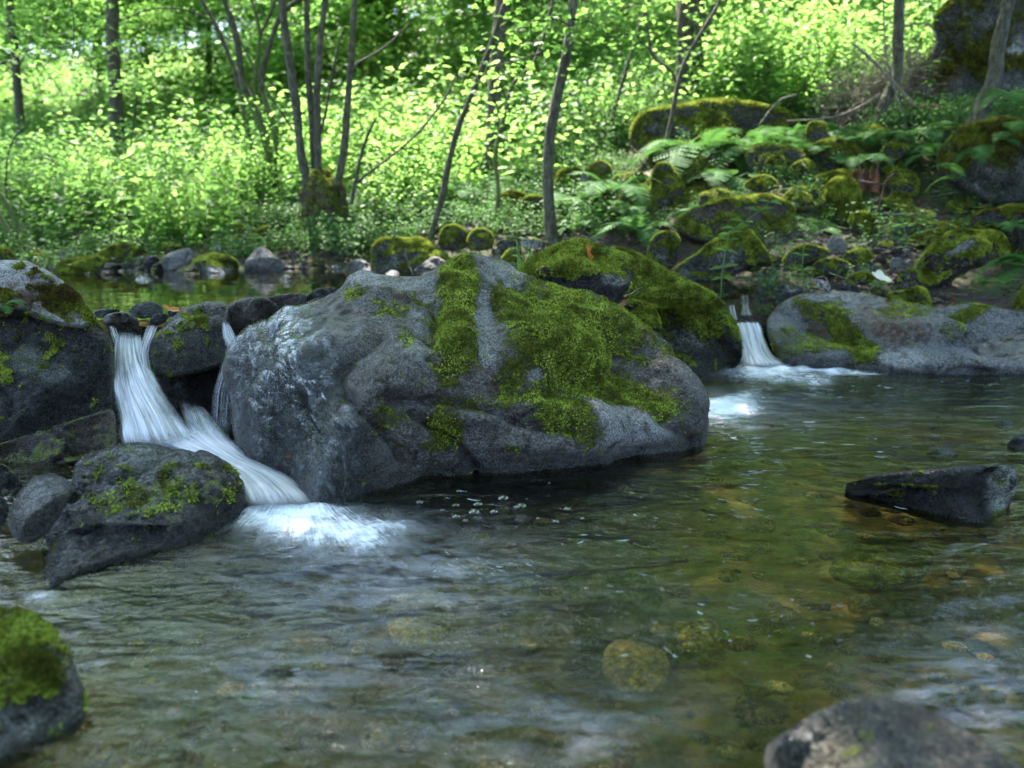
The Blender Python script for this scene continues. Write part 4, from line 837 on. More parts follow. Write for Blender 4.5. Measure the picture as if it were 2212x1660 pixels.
cf = np.linalg.solve(Km, np.concatenate([AN[:, 2], [0, 0, 0]]))

def ground(x, y):
    x = np.atleast_1d(np.asarray(x, float)); y = np.atleast_1d(np.asarray(y, float))
    out = np.empty(len(x))
    for s in range(0, len(x), 20000):
        xx, yy = x[s:s + 20000], y[s:s + 20000]
        r = np.hypot(xx[:, None] - AN[None, :, 0], yy[:, None] - AN[None, :, 1])
        out[s:s + 20000] = -phi(r) @ cf[:n_] + cf[n_] + cf[n_ + 1] * xx + cf[n_ + 2] * yy
    P3 = np.stack([x, y, 0 * x], 1)
    out += .06 * fbm(P3 * .9, 3) + .05 * fbm(P3 * 3, 3)
    out = np.where((y < 12) & (y > 7) & (x < 1.9), np.maximum(out, .5), out)
    t = sstep(-.25, .15, sdist(x, y, DAM))
    out = out * (1 - t) + np.minimum(out, -.18) * t
    su = sdist(x, y, UPPER)
    t = sstep(-.45, .35, su)
    out = out * (1 - t) + (.30 + .04 * noise(P3 * 2)) * t
    sl = sdist(x, y, LOWER)
    t = sstep(-.35, .25, sl)
    out = out * (1 - t) + (-.30 + .05 * noise(P3 * 2.2) - .06 * sstep(.3, 2, sl)) * t
    return out

def soil_mat():
    t = NT('forest_soil')
    p = pos(t)
    at_ = t.n('Attribute', attribute_name='mask')
    sep = t.n('SeparateColor', ins={'Color': at_.outputs['Color']})
    n1, n2, n3 = t.noise(p, 1.3, 5), t.noise(p, 14, 6, .7), t.noise(p, 60, 4, .7)
    c = t.mix(t.ramp(n2, [(.3, 0), (.7, 1)]), (.018, .012, .008), (.07, .045, .028))
    c = t.mix(t.ramp(n3, [(.55, 0), (.7, .7)]), c, (.085, .05, .03))
    c = t.mix(t.ramp(t.math('ADD', n1, t.math('MULTIPLY', n2, .5)), [(.72, 0), (.85, .85)]), c, (.05, .08, .012))
    bed = t.mix(t.ramp(n1, [(.4, 0), (.6, 1)]), t.mix(n2, (.018, .024, .006), (.075, .082, .014)), t.mix(n2, (.045, .026, .008), (.20, .125, .03)))
    c = t.mix(sep.outputs[1], c, t.mix(n2, (.03, .06, .01), (.08, .14, .02)))
    c = t.mix(sep.outputs[0], c, bed)
    b = t.n('BsdfPrincipled', ins={'Base Color': c, 'Roughness': .9, 'Normal': t.bump(t.math('ADD', n2, t.math('MULTIPLY', n3, .4)), 1, .04)})
    return t.done(b.outputs[0])
M['soil'] = soil_mat()

def warp(n, lo, hi, c, k):
    s = np.linspace(math.asinh((lo - c) / k), math.asinh((hi - c) / k), n)
    return c + k * np.sinh(s)
gx = warp(300, -160, 160, .5, 5.); gy = warp(320, -60, 220, 7., 6.)
GX, GY = np.meshgrid(gx, gy)
gz = ground(GX.ravel(), GY.ravel())
GV = np.stack([GX.ravel(), GY.ravel(), gz], 1)
ix = np.arange(len(gy) - 1)[:, None] * len(gx) + np.arange(len(gx) - 1)[None]
GF = np.stack([ix, ix + 1, ix + len(gx) + 1, ix + len(gx)], -1).reshape(-1, 4)
bedm = np.maximum(sstep(-.1, .3, sdist(GV[:, 0], GV[:, 1], LOWER)), sstep(-.1, .3, sdist(GV[:, 0], GV[:, 1], UPPER)))
g = link('ground', mesh('ground', GV, GF, M['soil'], True, {'mask': np.stack([bedm, sstep(13, 18, GV[:, 1])], 1)}))
g['kind'] = 'structure'

# ------------------------------------------------------------------ water
def water_mat(name, tint, murk, murkf, rough, sc, bumpd, dirx=(1.0, 4.0), ang=0.):
    t = NT(name)
    p = pos(t)
    at_ = t.n('Attribute', attribute_name='mask')
    sep = t.n('SeparateColor', ins={'Color': at_.outputs['Color']})
    foam, choppy, milk = sep.outputs
    rot = t.n('Mapping', vector_type='POINT', ins={'Vector': p, 'Rotation': (0, 0, ang), 'Scale': (1, 1, 1)}).outputs[0]
    uvn = t.n('UVMap').outputs[0]
    st = t.n('Mapping', ins={'Vector': uvn, 'Scale': (dirx[0], dirx[1], 1)}).outputs[0]
    fm_ = t.n('Mapping', ins={'Vector': p, 'Rotation': (0, 0, R(20)), 'Scale': (1., 2.4, 1)}).outputs[0]
    n1 = t.noise(fm_, sc, 3, .5, .4)
    n2 = t.noise(fm_, sc * 3.2, 4, .55, .8)
    n3 = t.noise(st, sc * 9, 3, .6, .5)
    h = t.math('ADD', t.math('MULTIPLY', n1, 1.0), t.math('MULTIPLY', n2, .22))
    h = t.math('ADD', h, t.math('MULTIPLY', n3, t.math('MULTIPLY', choppy, .08)))
    nb = t.n('Bump', ins={'Height': h, 'Distance': bumpd})
    t.t.links.new(t.math('ADD', t.math('MULTIPLY', choppy, .8), .12), nb.inputs['Strength'])
    fr = t.n('Fresnel', ins={'IOR': 1.33, 'Normal': nb.outputs[0]})
    gl = t.n('BsdfGlossy', ins={'Roughness': rough, 'Normal': nb.outputs[0], 'Color': (1, 1, 1, 1)})
    tr = t.n('BsdfTransparent', ins={'Color': tuple(tint) + (1,)})
    mk = t.n('BsdfDiffuse', ins={'Color': tuple(murk) + (1,)})
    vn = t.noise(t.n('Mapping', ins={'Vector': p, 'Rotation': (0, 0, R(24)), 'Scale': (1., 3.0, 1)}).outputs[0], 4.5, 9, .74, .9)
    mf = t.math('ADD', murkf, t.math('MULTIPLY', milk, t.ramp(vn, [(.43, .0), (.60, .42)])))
    mcol = t.mix(milk, murk, (.46, .47, .66))  # sky sheen painted as blue-violet diffuse colour, with the aerated veil
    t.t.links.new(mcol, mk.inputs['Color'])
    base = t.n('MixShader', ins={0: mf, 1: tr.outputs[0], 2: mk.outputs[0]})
    w = t.n('MixShader', ins={0: fr.outputs[0], 1: base.outputs[0], 2: gl.outputs[0]})
    fn = t.math('ADD', t.math('MULTIPLY', t.noise(t.n('Mapping', ins={'Vector': uvn, 'Scale': (2.6, 6, 1)}).outputs[0], 6, 7, .7, .0), .5), t.math('MULTIPLY', t.noise(p, 14, 8, .72, 0), .5))
    ff = t.math('ADD', foam, t.math('MULTIPLY', t.math('SUBTRACT', fn, .5), 3.0))
    ff = t.ramp(t.math('MULTIPLY', ff, t.math('MULTIPLY', foam, 2.2, True)), [(.0, 0), (.4, .2), (1.1, .95)])
    fd = t.n('BsdfDiffuse', ins={'Color': (.74, .72, .82, 1)})
    w2_ = t.n('MixShader', ins={1: w.outputs[0], 2: fd.outputs[0]})
    t.t.links.new(ff, w2_.inputs[0])
    return t.done(w2_.outputs[0])
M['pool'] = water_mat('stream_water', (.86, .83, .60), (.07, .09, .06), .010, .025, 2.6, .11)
M['calm'] = water_mat('calm_water', (.6, .58, .36), (.03, .035, .01), .02, .02, 2.0, .003, (1.5, 5.0))

# flow field for the lower pool: foam drawn out from the falls (streak direction in the u coordinate)
n_x, n_y = 330, 420
lx, ly = np.linspace(-2.8, 7.2, n_x), warp(n_y, -1.0, 7.3, 3., 2.5)
WX, WY = np.meshgrid(lx, ly)
wx, wy = WX.ravel(), WY.ravel()
P0 = np.stack([wx, wy, 0 * wx], 1)
px, py = project(P0)
nz = fbm(P0 * 1.6, 3)
pxx, pyy = px + 50 * nz, py + 18 * nz
def soft(vx, vy, lst):
    m = np.zeros(len(vx))
    for _, X, Y, rx, ry, st in lst:
        m = np.maximum(m, st * np.exp(-1.1 * (((vx - X) / rx) ** 2 + ((vy - Y) / ry) ** 2)))
    return m
foam = soft(pxx, pyy, [('V', 650, 1125, 130, 38, 1.1), ('V', 740, 1150, 170, 45, .8), ('V', 560, 1120, 60, 25, .9), ('V', 800, 1180, 110, 25, .5), ('V', 850, 1130, 70, 16, .45), ('V', 1565, 882, 85, 30, 1.1), ('V', 1600, 860, 60, 16, .6), ('V', 1600, 925, 60, 10, .4),
                          ('V', 1710, 802, 140, 22, 1.1), ('V', 1640, 785, 50, 14, 1.1), ('V', 1760, 825, 90, 10, .5), ('V', 1850, 806, 50, 5, .7), ('V', 960, 1235, 60, 12, .3), ('V', 860, 1200, 200, 60, .18), ('V', 90, 1290, 50, 15, .5)])
chop = np.clip(.35 + .5 * blobs(px, py, [('V', 700, 1150, 400, 150, 1.), ('V', 1650, 850, 350, 90, 1.), ('V', 2050, 1400, 280, 160, 1.), ('V', 1000, 1450, 500, 200, .5)]), 0, 1)
sheen_mask = np.clip(soft(px, py, [('V', 820, 1260, 420, 130, .75), ('V', 700, 1450, 620, 190, .55), ('V', 1150, 1560, 420, 120, .6), ('V', 2080, 1500, 260, 150, .75), ('V', 1640, 890, 220, 60, .6), ('V', 1500, 1300, 300, 60, .25)]), 0, 1)  # where the pool's bluish sheen is painted, plus aerated water near the falls
wz = .006 * fbm(P0 * np.array((2.5, 6, 1)), 3) + (.03 * foam + .006 * chop) * (.5 + fbm(P0 * 7, 3)) * .7
# streak coordinates: u along the flow, v across; the stream runs from the falls to the lower right
f1 = np.stack([wx + .95, wy - 3.6], 1)
rad = np.hypot(f1[:, 0], f1[:, 1]); an = np.arctan2(f1[:, 1], f1[:, 0])
k1 = np.exp(-(rad / 1.3) ** 2)
f2 = np.stack([wx - 1.7, wy - 6.6], 1)
flow_ang = R(-18) + R(22) * nz
ux = wx * math.cos(R(-20)) + wy * math.sin(R(-20)) + .25 * nz
vy_ = -wx * math.sin(R(-20)) + wy * math.cos(R(-20)) + .35 * fbm(P0 * .8 + 5, 2)
f2r, f2a = np.hypot(f2[:, 0], f2[:, 1]), np.arctan2(f2[:, 1], f2[:, 0])
f3 = np.stack([wx - 1.25, wy - 5.4], 1)
a1_ = np.stack([rad * .45, an * 1.3], 1)
a2_ = np.stack([f2r * .45 + 7, f2a * .9], 1)
w2_ = sstep(-.5, .5, (wy - 5.3) * 1.0 + (wx - 1.5) * .35 + .4 * nz)[:, None]
uvw = a1_ * (1 - w2_) + a2_ * w2_
ix = np.arange(n_y - 1)[:, None] * n_x + np.arange(n_x - 1)[None]
WF = np.stack([ix, ix + 1, ix + n_x + 1, ix + n_x], -1).reshape(-1, 4)
wsd = sdist(wx, wy, LOWER)
keep = (wsd[WF] > -.45).all(1)
wat = link('water', mesh('water', np.stack([wx, wy, wz], 1), WF[keep], M['pool'], True, {'mask': np.stack([np.clip(foam, 0, 1), chop, sheen_mask], 1)}, uvw))
wat['kind'] = 'structure'
n_x, n_y = 200, 140
WX, WY = np.meshgrid(np.linspace(-8.5, 2.2, n_x), np.linspace(4.9, 10.2, n_y))
wx, wy = WX.ravel(), WY.ravel()
P0 = np.stack([wx, wy, 0 * wx], 1)
ix = np.arange(n_y - 1)[:, None] * n_x + np.arange(n_x - 1)[None]
WF = np.stack([ix, ix + 1, ix + n_x + 1, ix + n_x], -1).reshape(-1, 4)
keep = (sdist(wx, wy, UPPER)[WF] > -.4).all(1)
wat = link('water', mesh('upper_water', np.stack([wx, wy, ZU + .002 * fbm(P0 * 3, 2)], 1), WF[keep], M['calm'], True, {'mask': np.stack([0 * wx, 0 * wx + .4, 0 * wx], 1)}, np.stack([wx * .5, wy], 1)))
wat['kind'] = 'structure'

def fall_mat(name, dens, col=(.84, .80, .92)):
    t = NT(name)
    uvn = t.n('UVMap').outputs[0]
    a = t.noise(t.n('Mapping', ins={'Vector': uvn, 'Scale': (6.5, .8, 1)}).outputs[0], 1.6, 5, .6, .9)
    b = t.noise(t.n('Mapping', ins={'Vector': uvn, 'Scale': (24, 1.6, 1)}).outputs[0], 1.5, 6, .7, 1.0)
    at_ = t.n('Attribute', attribute_name='mask')
    sep = t.n('SeparateColor', ins={'Color': at_.outputs['Color']})
    s = t.math('ADD', t.math('MULTIPLY', t.math('SUBTRACT', a, .5), 2.6), t.math('MULTIPLY', t.math('SUBTRACT', b, .5), .8))
    s = t.math('ADD', s, t.math('MULTIPLY', sep.outputs[1], .82))
    s = t.ramp(s, [(.0, 0), (.45, dens * .3), (1.05, dens)])
    al = t.math('MULTIPLY', s, sep.outputs[0], True)
    h = t.math('ADD', a, b)
    nrm = t.bump(h, .5, .02)
    d = t.n('BsdfDiffuse', ins={'Color': tuple(col) + (1,), 'Normal': nrm})
    tl = t.n('BsdfTranslucent', ins={'Color': tuple(col) + (1,)})
    gl = t.n('BsdfGlossy', ins={'Roughness': .25, 'Normal': nrm})
    m1 = t.n('MixShader', ins={0: .35, 1: d.outputs[0], 2: tl.outputs[0]})
    m2 = t.n('MixShader', ins={0: .12, 1: m1.outputs[0], 2: gl.outputs[0]})
    tr = t.n('BsdfTransparent', ins={'Color': (.93, .95, .96, 1)})
    m3 = t.n('MixShader', ins={1: tr.outputs[0], 2: m2.outputs[0]})
    t.t.links.new(al, m3.inputs[0])
    return t.done(m3.outputs[0])
M['fall'] = fall_mat('falling_water', .97)
M['fallthin'] = fall_mat('thin_falling_water', .6)

def fall(crop, left, right, mat='fall', layers=3, nu=36, nv=90, bulge=.05, dens=None, label=None, seed=0, usc=1.0, tf=.06):
    """sheets of falling water between two edge lines, each edge point (x, y, distance)"""
    L = np.array([at(*toV(crop, a, b), d) for a, b, d in left]); Rr = np.array([at(*toV(crop, a, b), d) for a, b, d in right])
    L, Rr = curve_pts(L, nv), curve_pts(Rr, nv)
    k = len(left) if dens is None else len(dens)
    dv = np.interp(np.linspace(0, 1, nv), np.linspace(0, 1, k), dens if dens is not None else [.6] * k)
    Vs, Fs, Ms, Us, o = [], [], [], [], 0
    for l in range(layers):
        u = np.linspace(0, 1, nu)[None, :, None]
        P = L[:, None] * (1 - u) + Rr[:, None] * u
        ln = np.concatenate([[0], np.cumsum(np.linalg.norm(np.diff((L + Rr) / 2, axis=0), axis=1))])
        uu = np.repeat(np.linspace(0, 1, nu)[None], nv, 0); vv = np.repeat(ln[:, None], nu, 1)
        w = np.linalg.norm(Rr - L, axis=1)[:, None]
        prof = np.sin(uu * math.pi) ** .7
        q = np.stack([uu.ravel() * 7 + l * 9 + seed, vv.ravel() * 1.2, uu.ravel() * 0], 1)
        rip = fbm(q, 3).reshape(nv, nu)
        off = bulge * prof * (1 - .5 * l / max(layers, 1)) + .025 * rip * w * 3 - .025 * l
        P = P + off[..., None] * np.array((0, -1, .25))
        ew = .12 + .18 * (fbm(q * np.array((0, 3, 0)) + 3, 2).reshape(nv, nu) + .5)
        edge = sstep(0, 1, np.minimum(uu, 1 - uu) / ew)
        ends = sstep(0, tf, vv / ln[-1]) * sstep(0, .14, 1 - vv / ln[-1])
        Ms.append(np.stack([(edge * ends).ravel(), np.repeat(dv[:, None], nu, 1).ravel(), 0 * uu.ravel()], 1))
        Us.append(np.stack([(uu * usc + l * 3.7 + seed).ravel(), (vv + l * 2.3).ravel()], 1))
        Vs.append(P.reshape(-1, 3))
        ix = np.arange(nv - 1)[:, None] * nu + np.arange(nu - 1)[None]
        Fs.append(np.stack([ix, ix + 1, ix + nu + 1, ix + nu], -1).reshape(-1, 4) + o)
        o += nv * nu
    ob = link('waterfall', mesh('waterfall', np.concatenate(Vs), np.concatenate(Fs), M[mat], True, {'mask': np.concatenate(Ms)}, np.concatenate(Us)))
    tag(ob, label, None, None, 'structure')
    return ob
fall('c4', [(745, 590, 4.72), (715, 700, 4.66), (708, 850, 4.5), (712, 1000, 4.32), (725, 1150, 4.12), (740, 1340, 3.96)],
     [(880, 600, 4.72), (900, 690, 4.64), (935, 800, 4.52), (1010, 940, 4.35), (1130, 1110, 4.15), (1280, 1330, 3.96)], dens=[.25, .6, .45, .7, .75, .9], layers=3, seed=1)
fall('c4', [(935, 550, 4.8), (905, 620, 4.74), (880, 720, 4.62), (880, 850, 4.5)], [(995, 555, 4.8), (970, 620, 4.72), (935, 720, 4.6), (950, 860, 4.48)], dens=[.4, .6, .6, .4], layers=2, seed=4, bulge=.02)
fall('c4', [(690, 560, 4.8), (700, 610, 4.74), (720, 680, 4.66)], [(720, 560, 4.8), (740, 610, 4.73), (770, 690, 4.64)], dens=[.5, .6, .5], layers=2, seed=6, bulge=.02, nv=40)
fall('c4', [(1405, 520, 4.72), (1402, 620, 4.66), (1420, 720, 4.58), (1380, 850, 4.5), (1340, 1000, 4.4), (1330, 1150, 4.3), (1330, 1260, 4.2)],
     [(1438, 530, 4.72), (1500, 640, 4.64), (1575, 690, 4.6), (1530, 790, 4.5), (1480, 930, 4.4), (1460, 1120, 4.28), (1470, 1260, 4.2)], mat='fallthin', dens=[.8, .75, .6, .4, .2, .3, .6], layers=2, seed=9, bulge=.02)
# white run-out towards the pool
fall('c4', [(900, 1300, 3.98), (1080, 1345, 3.9), (1240, 1375, 3.72), (1400, 1460, 3.47), (1500, 1560, 3.3), (1560, 1720, 3.12)],
     [(1330, 1110, 4.25), (1420, 1230, 4.08), (1560, 1370, 3.82), (1750, 1470, 3.62), (1930, 1590, 3.45), (2060, 1700, 3.28)], dens=[.8, 1.0, 1.05, 1.0, .95, .9], tf=.25, layers=3, seed=12, bulge=.05, nu=50, usc=1.2)
fall('c4', [(1120, 1010, 4.4), (1150, 1120, 4.25), (1190, 1260, 4.1)], [(1260, 1050, 4.4), (1330, 1130, 4.25), (1440, 1290, 4.08)], mat='fallthin', dens=[.2, .6, .9], tf=.5, layers=3, seed=15, bulge=.05)
# right falls
fall('c6', [(345, 285, 6.95), (365, 330, 6.85), (385, 410, 6.72), (405, 480, 6.6), (400, 560, 6.45)], [(515, 285, 6.95), (535, 340, 6.84), (560, 410, 6.72), (600, 490, 6.6), (720, 560, 6.42)], dens=[.8, .9, .9, 1., 1.1], layers=3, seed=18, bulge=.05)
fall('c6', [(325, 180, 7.3), (330, 230, 7.2), (345, 280, 7.05)], [(360, 180, 7.3), (370, 230, 7.2), (385, 280, 7.05)], mat='fallthin', dens=[.6, .7, .7], layers=2, seed=21, bulge=.01, nv=30)
fall('c6', [(400, 120, 7.5), (400, 180, 7.4), (400, 250, 7.15)], [(450, 120, 7.5), (450, 180, 7.4), (470, 250, 7.15)], mat='fallthin', dens=[.5, .5, .7], layers=2, seed=24, bulge=.01, nv=30)
fall('c5', [(1822, 560, 5.1), (1890, 635, 4.95), (1955, 715, 4.8), (2010, 810, 4.7)], [(1875, 555, 5.1), (1945, 625, 4.95), (2000, 705, 4.8), (2060, 810, 4.7)], dens=[.7, .9, .9, .9], layers=2, seed=27, bulge=.01)
rock('wet brown ledge under the top of the small right fall', 'c6', [(300, 300), (330, 255), (420, 240), (560, 250), (620, 290), (600, 340), (450, 350), (330, 350)], dt=7.25, db=7.05, front=.3, sub=4, seed=70, mat='wetstone', moss=0, wet=.7, brown=.6, anchor=False)
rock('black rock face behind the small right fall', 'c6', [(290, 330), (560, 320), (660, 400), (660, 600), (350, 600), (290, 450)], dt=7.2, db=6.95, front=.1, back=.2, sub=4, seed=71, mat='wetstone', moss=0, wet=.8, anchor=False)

# film of water running over the left flank of the central boulder
H = ROCKS['huge central boulder with bright green moss cap and wet grey flanks']
fm = blobs(H['vx'] + 30 * fbm(H['V'] * 3, 3), H['vy'], [('V', 560, 900, 60, 120, .8), ('V', 640, 1040, 80, 60, .9), ('V', 760, 1000, 50, 80, .5), ('V', 640, 730, 60, 60, 1.), ('V', 620, 800, 75, 90, .9), ('V', 680, 850, 60, 110, .9), ('V', 700, 950, 70, 110, 1.), ('V', 700, 1050, 60, 50, 1.), ('V', 600, 880, 60, 80, .6), ('V', 560, 800, 50, 90, .6), ('V', 600, 715, 40, 25, .8)])
kf = (fm[H['F']] > .02).all(1) & H['fr'][H['F']].all(1)
used = np.unique(H['F'][kf])
mp = -np.ones(len(H['V']), int); mp[used] = np.arange(len(used))
aa = np.arctan2(H['vx'][used] - 640, H['vy'][used] - 560); rr_ = np.hypot(H['vx'][used] - 640, H['vy'][used] - 560) / 380
t = NT('water_film')
uvn = t.n('UVMap').outputs[0]
a1 = t.noise(t.n('Mapping', ins={'Vector': uvn, 'Scale': (10, 2.2, 1)}).outputs[0], 2.6, 5, .65, 1.6)
a2 = t.noise(t.n('Mapping', ins={'Vector': uvn, 'Scale': (24, 5, 1)}).outputs[0], 3.5, 4, .6, 1.5)
sp = t.n('SeparateColor', ins={'Color': t.n('Attribute', attribute_name='mask').outputs['Color']})
hh = t.math('ADD', a1, t.math('MULTIPLY', a2, .6))
nb = t.bump(hh, 1.0, .035)
gl = t.n('BsdfGlossy', ins={'Roughness': .12, 'Normal': nb, 'Color': (1, 1, 1, 1)})
df = t.n('BsdfDiffuse', ins={'Color': (.7, .76, .84, 1), 'Normal': nb})
tr = t.n('BsdfTransparent', ins={'Color': (.85, .87, .88, 1)})
fr = t.n('Fresnel', ins={'IOR': 1.45, 'Normal': nb})
m1 = t.n('MixShader', ins={1: tr.outputs[0], 2: gl.outputs[0]})
t.t.links.new(t.math('MULTIPLY', t.math('MULTIPLY', fr.outputs[0], .7), sp.outputs[0], True), m1.inputs[0])
m2 = t.n('MixShader', ins={1: m1.outputs[0], 2: df.outputs[0]})
t.t.links.new(t.math('MULTIPLY', t.math('MULTIPLY', t.ramp(hh, [(.8, 0), (1.2, .35)]), sp.outputs[0]), .35), m2.inputs[0])
M['film'] = t.done(m2.outputs[0])
fo = link('water_film', mesh('water_film', H['V'][used] + H['N'][used] * .012, mp[H['F'][kf]], M['film'], True, {'mask': np.clip(fm[used], 0, 1)[:, None]}, np.stack([aa, rr_], 1)))
fo['kind'] = 'structure'

# ------------------------------------------------------------------ leaves and plants
def leaf_quads(p, ln, wd, dirs, nrm, fold=.15):
    """n leaves, each two folded halves: p base points, dirs leaf axis, nrm leaf normal"""
    side = np.cross(dirs, nrm); side /= np.linalg.norm(side, axis=1)[:, None] + 1e-9
    L, W = ln[:, None], wd[:, None]
    a = p
    b = p + dirs * L * .45 + side * W * .5 + nrm * W * fold
    c = p + dirs * L - nrm * L * .12
    d = p + dirs * L * .45 - side * W * .5 + nrm * W * fold
    V = np.stack([a, b, c, d], 1).reshape(-1, 3)
    k = np.arange(len(p)) * 4
    F = np.concatenate([np.stack([k, k + 1, k + 2], 1), np.stack([k, k + 2, k + 3], 1)])
    return V, F

def rand_dirs(rs, n, tilt=.5):
    az = rs.uniform(0, 2 * math.pi, n)
    el = rs.normal(0, tilt, n)
    d = np.stack([np.cos(az) * np.cos(el), np.sin(az) * np.cos(el), np.sin(el)], 1)
    nn = np.array((0, 0, 1.0)) + rs.normal(0, tilt, (n, 3))
    nn -= (nn * d).sum(1)[:, None] * d
    nn /= np.linalg.norm(nn, axis=1)[:, None]
    return d, nn

def crown_mesh(name, n, size, mat, seed, clumps=60, flat=.6, clr=.22):
    """leaf cloud about the origin, radius 1: leaves gathered in flat sprays with gaps between"""
    rs = np.random.RandomState(seed)
    c = rs.normal(size=(clumps, 3)); c /= np.linalg.norm(c, axis=1)[:, None]
    c *= (rs.rand(clumps) ** .5)[:, None]
    k = rs.randint(0, clumps, n)
    p = c[k] + rs.normal(size=(n, 3)) * np.array((clr, clr, clr * flat * .45)) * (.6 + .8 * rs.rand(clumps))[k][:, None]
    d, nn = rand_dirs(rs, n, .45)
    s = size * (.6 + .8 * rs.rand(n))
    V, F = leaf_quads(p, s, s * .62, d, nn)
    return mesh(name, V, F, M[mat], False)

CROWN = [crown_mesh('crown', 9000, .034, 'leaf', 50 + i, 70) for i in range(4)]
CROWN_THIN = [crown_mesh('crown', 4600, .030, 'leaf', 65 + i, 60, .6, .2) for i in range(2)]
CROWN_NEAR = [crown_mesh('crown', 5200, .055, 'leaf', 60 + i, 42) for i in range(2)]

def herb_patch(name, n_st, h, lf, mat, seed, rad=.5):
    rs = np.random.RandomState(seed)
    Ps, ds, ns, ss = [], [], [], []
    parts = []
    for i in range(n_st):
        b = np.append(rs.uniform(-rad, rad, 2), 0)
        hh = h * (.5 + .7 * rs.rand())
        lean = np.append(rs.normal(0, .18, 2), 1)
        top = b + lean * hh
        parts.append(tube([b, (b + top) / 2 + rs.normal(0, .02, 3), top], [.004, .003, .002], 3))
        k = max(3, int(hh / (lf * .9)))
        for j in range(k):
            z = (j + 1.2) / (k + .2)
            q = b + lean * hh * z
            a0 = j * 1.6 + i
            for m in range(3 if j == k - 1 else 2):
                az = a0 + m * math.pi * (2 / 3 if j == k - 1 else 1) + rs.normal(0, .3)
                e = rs.normal(.0, .3)
                d = np.array((math.cos(az) * math.cos(e), math.sin(az) * math.cos(e), math.sin(e)))
                nn = np.array((0, 0, 1.)) + rs.normal(0, .3, 3); nn -= nn @ d * d; nn /= np.linalg.norm(nn)
                Ps.append(q + d * lf * .25); ds.append(d); ns.append(nn); ss.append(lf * (1.25 - .5 * z) * (.7 + .6 * rs.rand()))
    ss = np.array(ss)
    V, F = leaf_quads(np.array(Ps), ss, ss * .6, np.array(ds), np.array(ns), .12)
    SV, SF = join([(a, tri(b)) for a, b in parts])
    V2, F2 = join([(V, F), (SV, SF)])
    return mesh(name, V2, F2, M[mat], False)

HERB_TALL = [bpy.data.objects.new('herb_clump', herb_patch('herb_clump', nn_, hh_, lf_, mt_, 70 + i, .55)) for i, (nn_, hh_, lf_, mt_) in enumerate([(26, .85, .085, 'herb'), (34, .7, .055, 'herb'), (18, 1.0, .13, 'herb'), (22, .8, .1, 'herbdark'), (26, .9, .07, 'leaf')])]
HERB_LOW = [bpy.data.objects.new('low_herb_clump', herb_patch('low_herb_clump', 26, .22, .055, 'herbdark', 80 + i, .3)) for i in range(2)]
SPRAY = [bpy.data.objects.new('leaf_spray', crown_mesh('leaf_spray', nn_, lf_, 'leaf', 90 + i, 9, .5, .3)) for i, (nn_, lf_) in enumerate([(1700, .07), (1500, .075), (800, .11)])]

def scatter_stuff(name, label_kind, pts, rots, scales, srcs, seed):
    """one object of plants set out over the ground"""
    rs = np.random.RandomState(seed)
    me = bpy.data.meshes.new(name)
    n = len(pts)
    me.vertices.add(n)
    me.vertices.foreach_set('co', np.asarray(pts, np.float32).ravel())
    a = me.attributes.new('rot', 'FLOAT_VECTOR', 'POINT'); a.data.foreach_set('vector', np.asarray(rots, np.float32).ravel())
    a = me.attributes.new('siz', 'FLOAT_VECTOR', 'POINT'); a.data.foreach_set('vector', np.asarray(scales, np.float32).ravel())
    a = me.attributes.new('kindno', 'INT', 'POINT'); a.data.foreach_set('value', rs.randint(0, len(srcs), n).astype(np.int32))
    o = link(name, me)
    ng = bpy.data.node_groups.new(name, 'GeometryNodeTree')
    ng.interface.new_socket('Geometry', in_out='INPUT', socket_type='NodeSocketGeometry')
    ng.interface.new_socket('Geometry', in_out='OUTPUT', socket_type='NodeSocketGeometry')
    N_ = ng.nodes; Lk = ng.links
    gi, go = N_.new('NodeGroupInput'), N_.new('NodeGroupOutput')
    jn = N_.new('GeometryNodeJoinGeometry')
    def attr(nm, ty):
        x = N_.new('GeometryNodeInputNamedAttribute'); x.data_type = ty; x.inputs[0].default_value = nm
        return x.outputs[0]
    for i, src in enumerate(srcs):
        oi = N_.new('GeometryNodeObjectInfo'); oi.inputs[0].default_value = src; oi.inputs[1].default_value = True
        ip = N_.new('GeometryNodeInstanceOnPoints')
        cmp_ = N_.new('FunctionNodeCompare'); cmp_.data_type = 'INT'; cmp_.operation = 'EQUAL'
        Lk.new(attr('kindno', 'INT'), cmp_.inputs[2]); cmp_.inputs[3].default_value = i
        Lk.new(gi.outputs[0], ip.inputs['Points'])
        Lk.new(cmp_.outputs[0], ip.inputs['Selection'])
        Lk.new(oi.outputs['Geometry'], ip.inputs['Instance'])
        e2r = N_.new('FunctionNodeEulerToRotation')
        Lk.new(attr('rot', 'FLOAT_VECTOR'), e2r.inputs[0])
        Lk.new(e2r.outputs[0], ip.inputs['Rotation'])
        Lk.new(attr('siz', 'FLOAT_VECTOR'), ip.inputs['Scale'])
        Lk.new(ip.outputs[0], jn.inputs[0])
    Lk.new(jn.outputs[0], go.inputs[0])
    md = o.modifiers.new('plants', 'NODES'); md.node_group = ng
    o['kind'] = 'stuff'
    o['label'] = label_kind
    return o

def cover(n, x0, x1, y0, y1, dens, seed, srcs, name, label, smin, smax, sink=.0, tiltn=.1, zs=1.):
    rs = np.random.RandomState(seed)
    x, y = rs.uniform(x0, x1, n), rs.uniform(y0, y1, n)
    k = rs.rand(n) < dens(x, y)
    x, y = x[k], y[k]
    z = ground(x, y) - sink
    m = len(x)
    rot = np.stack([rs.normal(0, tiltn, m), rs.normal(0, tiltn, m), rs.uniform(0, 6.28, m)], 1)
    s = rs.uniform(smin, smax, m)
    return scatter_stuff(name, label, np.stack([x, y, z], 1), rot, np.stack([s, s, s * zs], 1), srcs, seed)

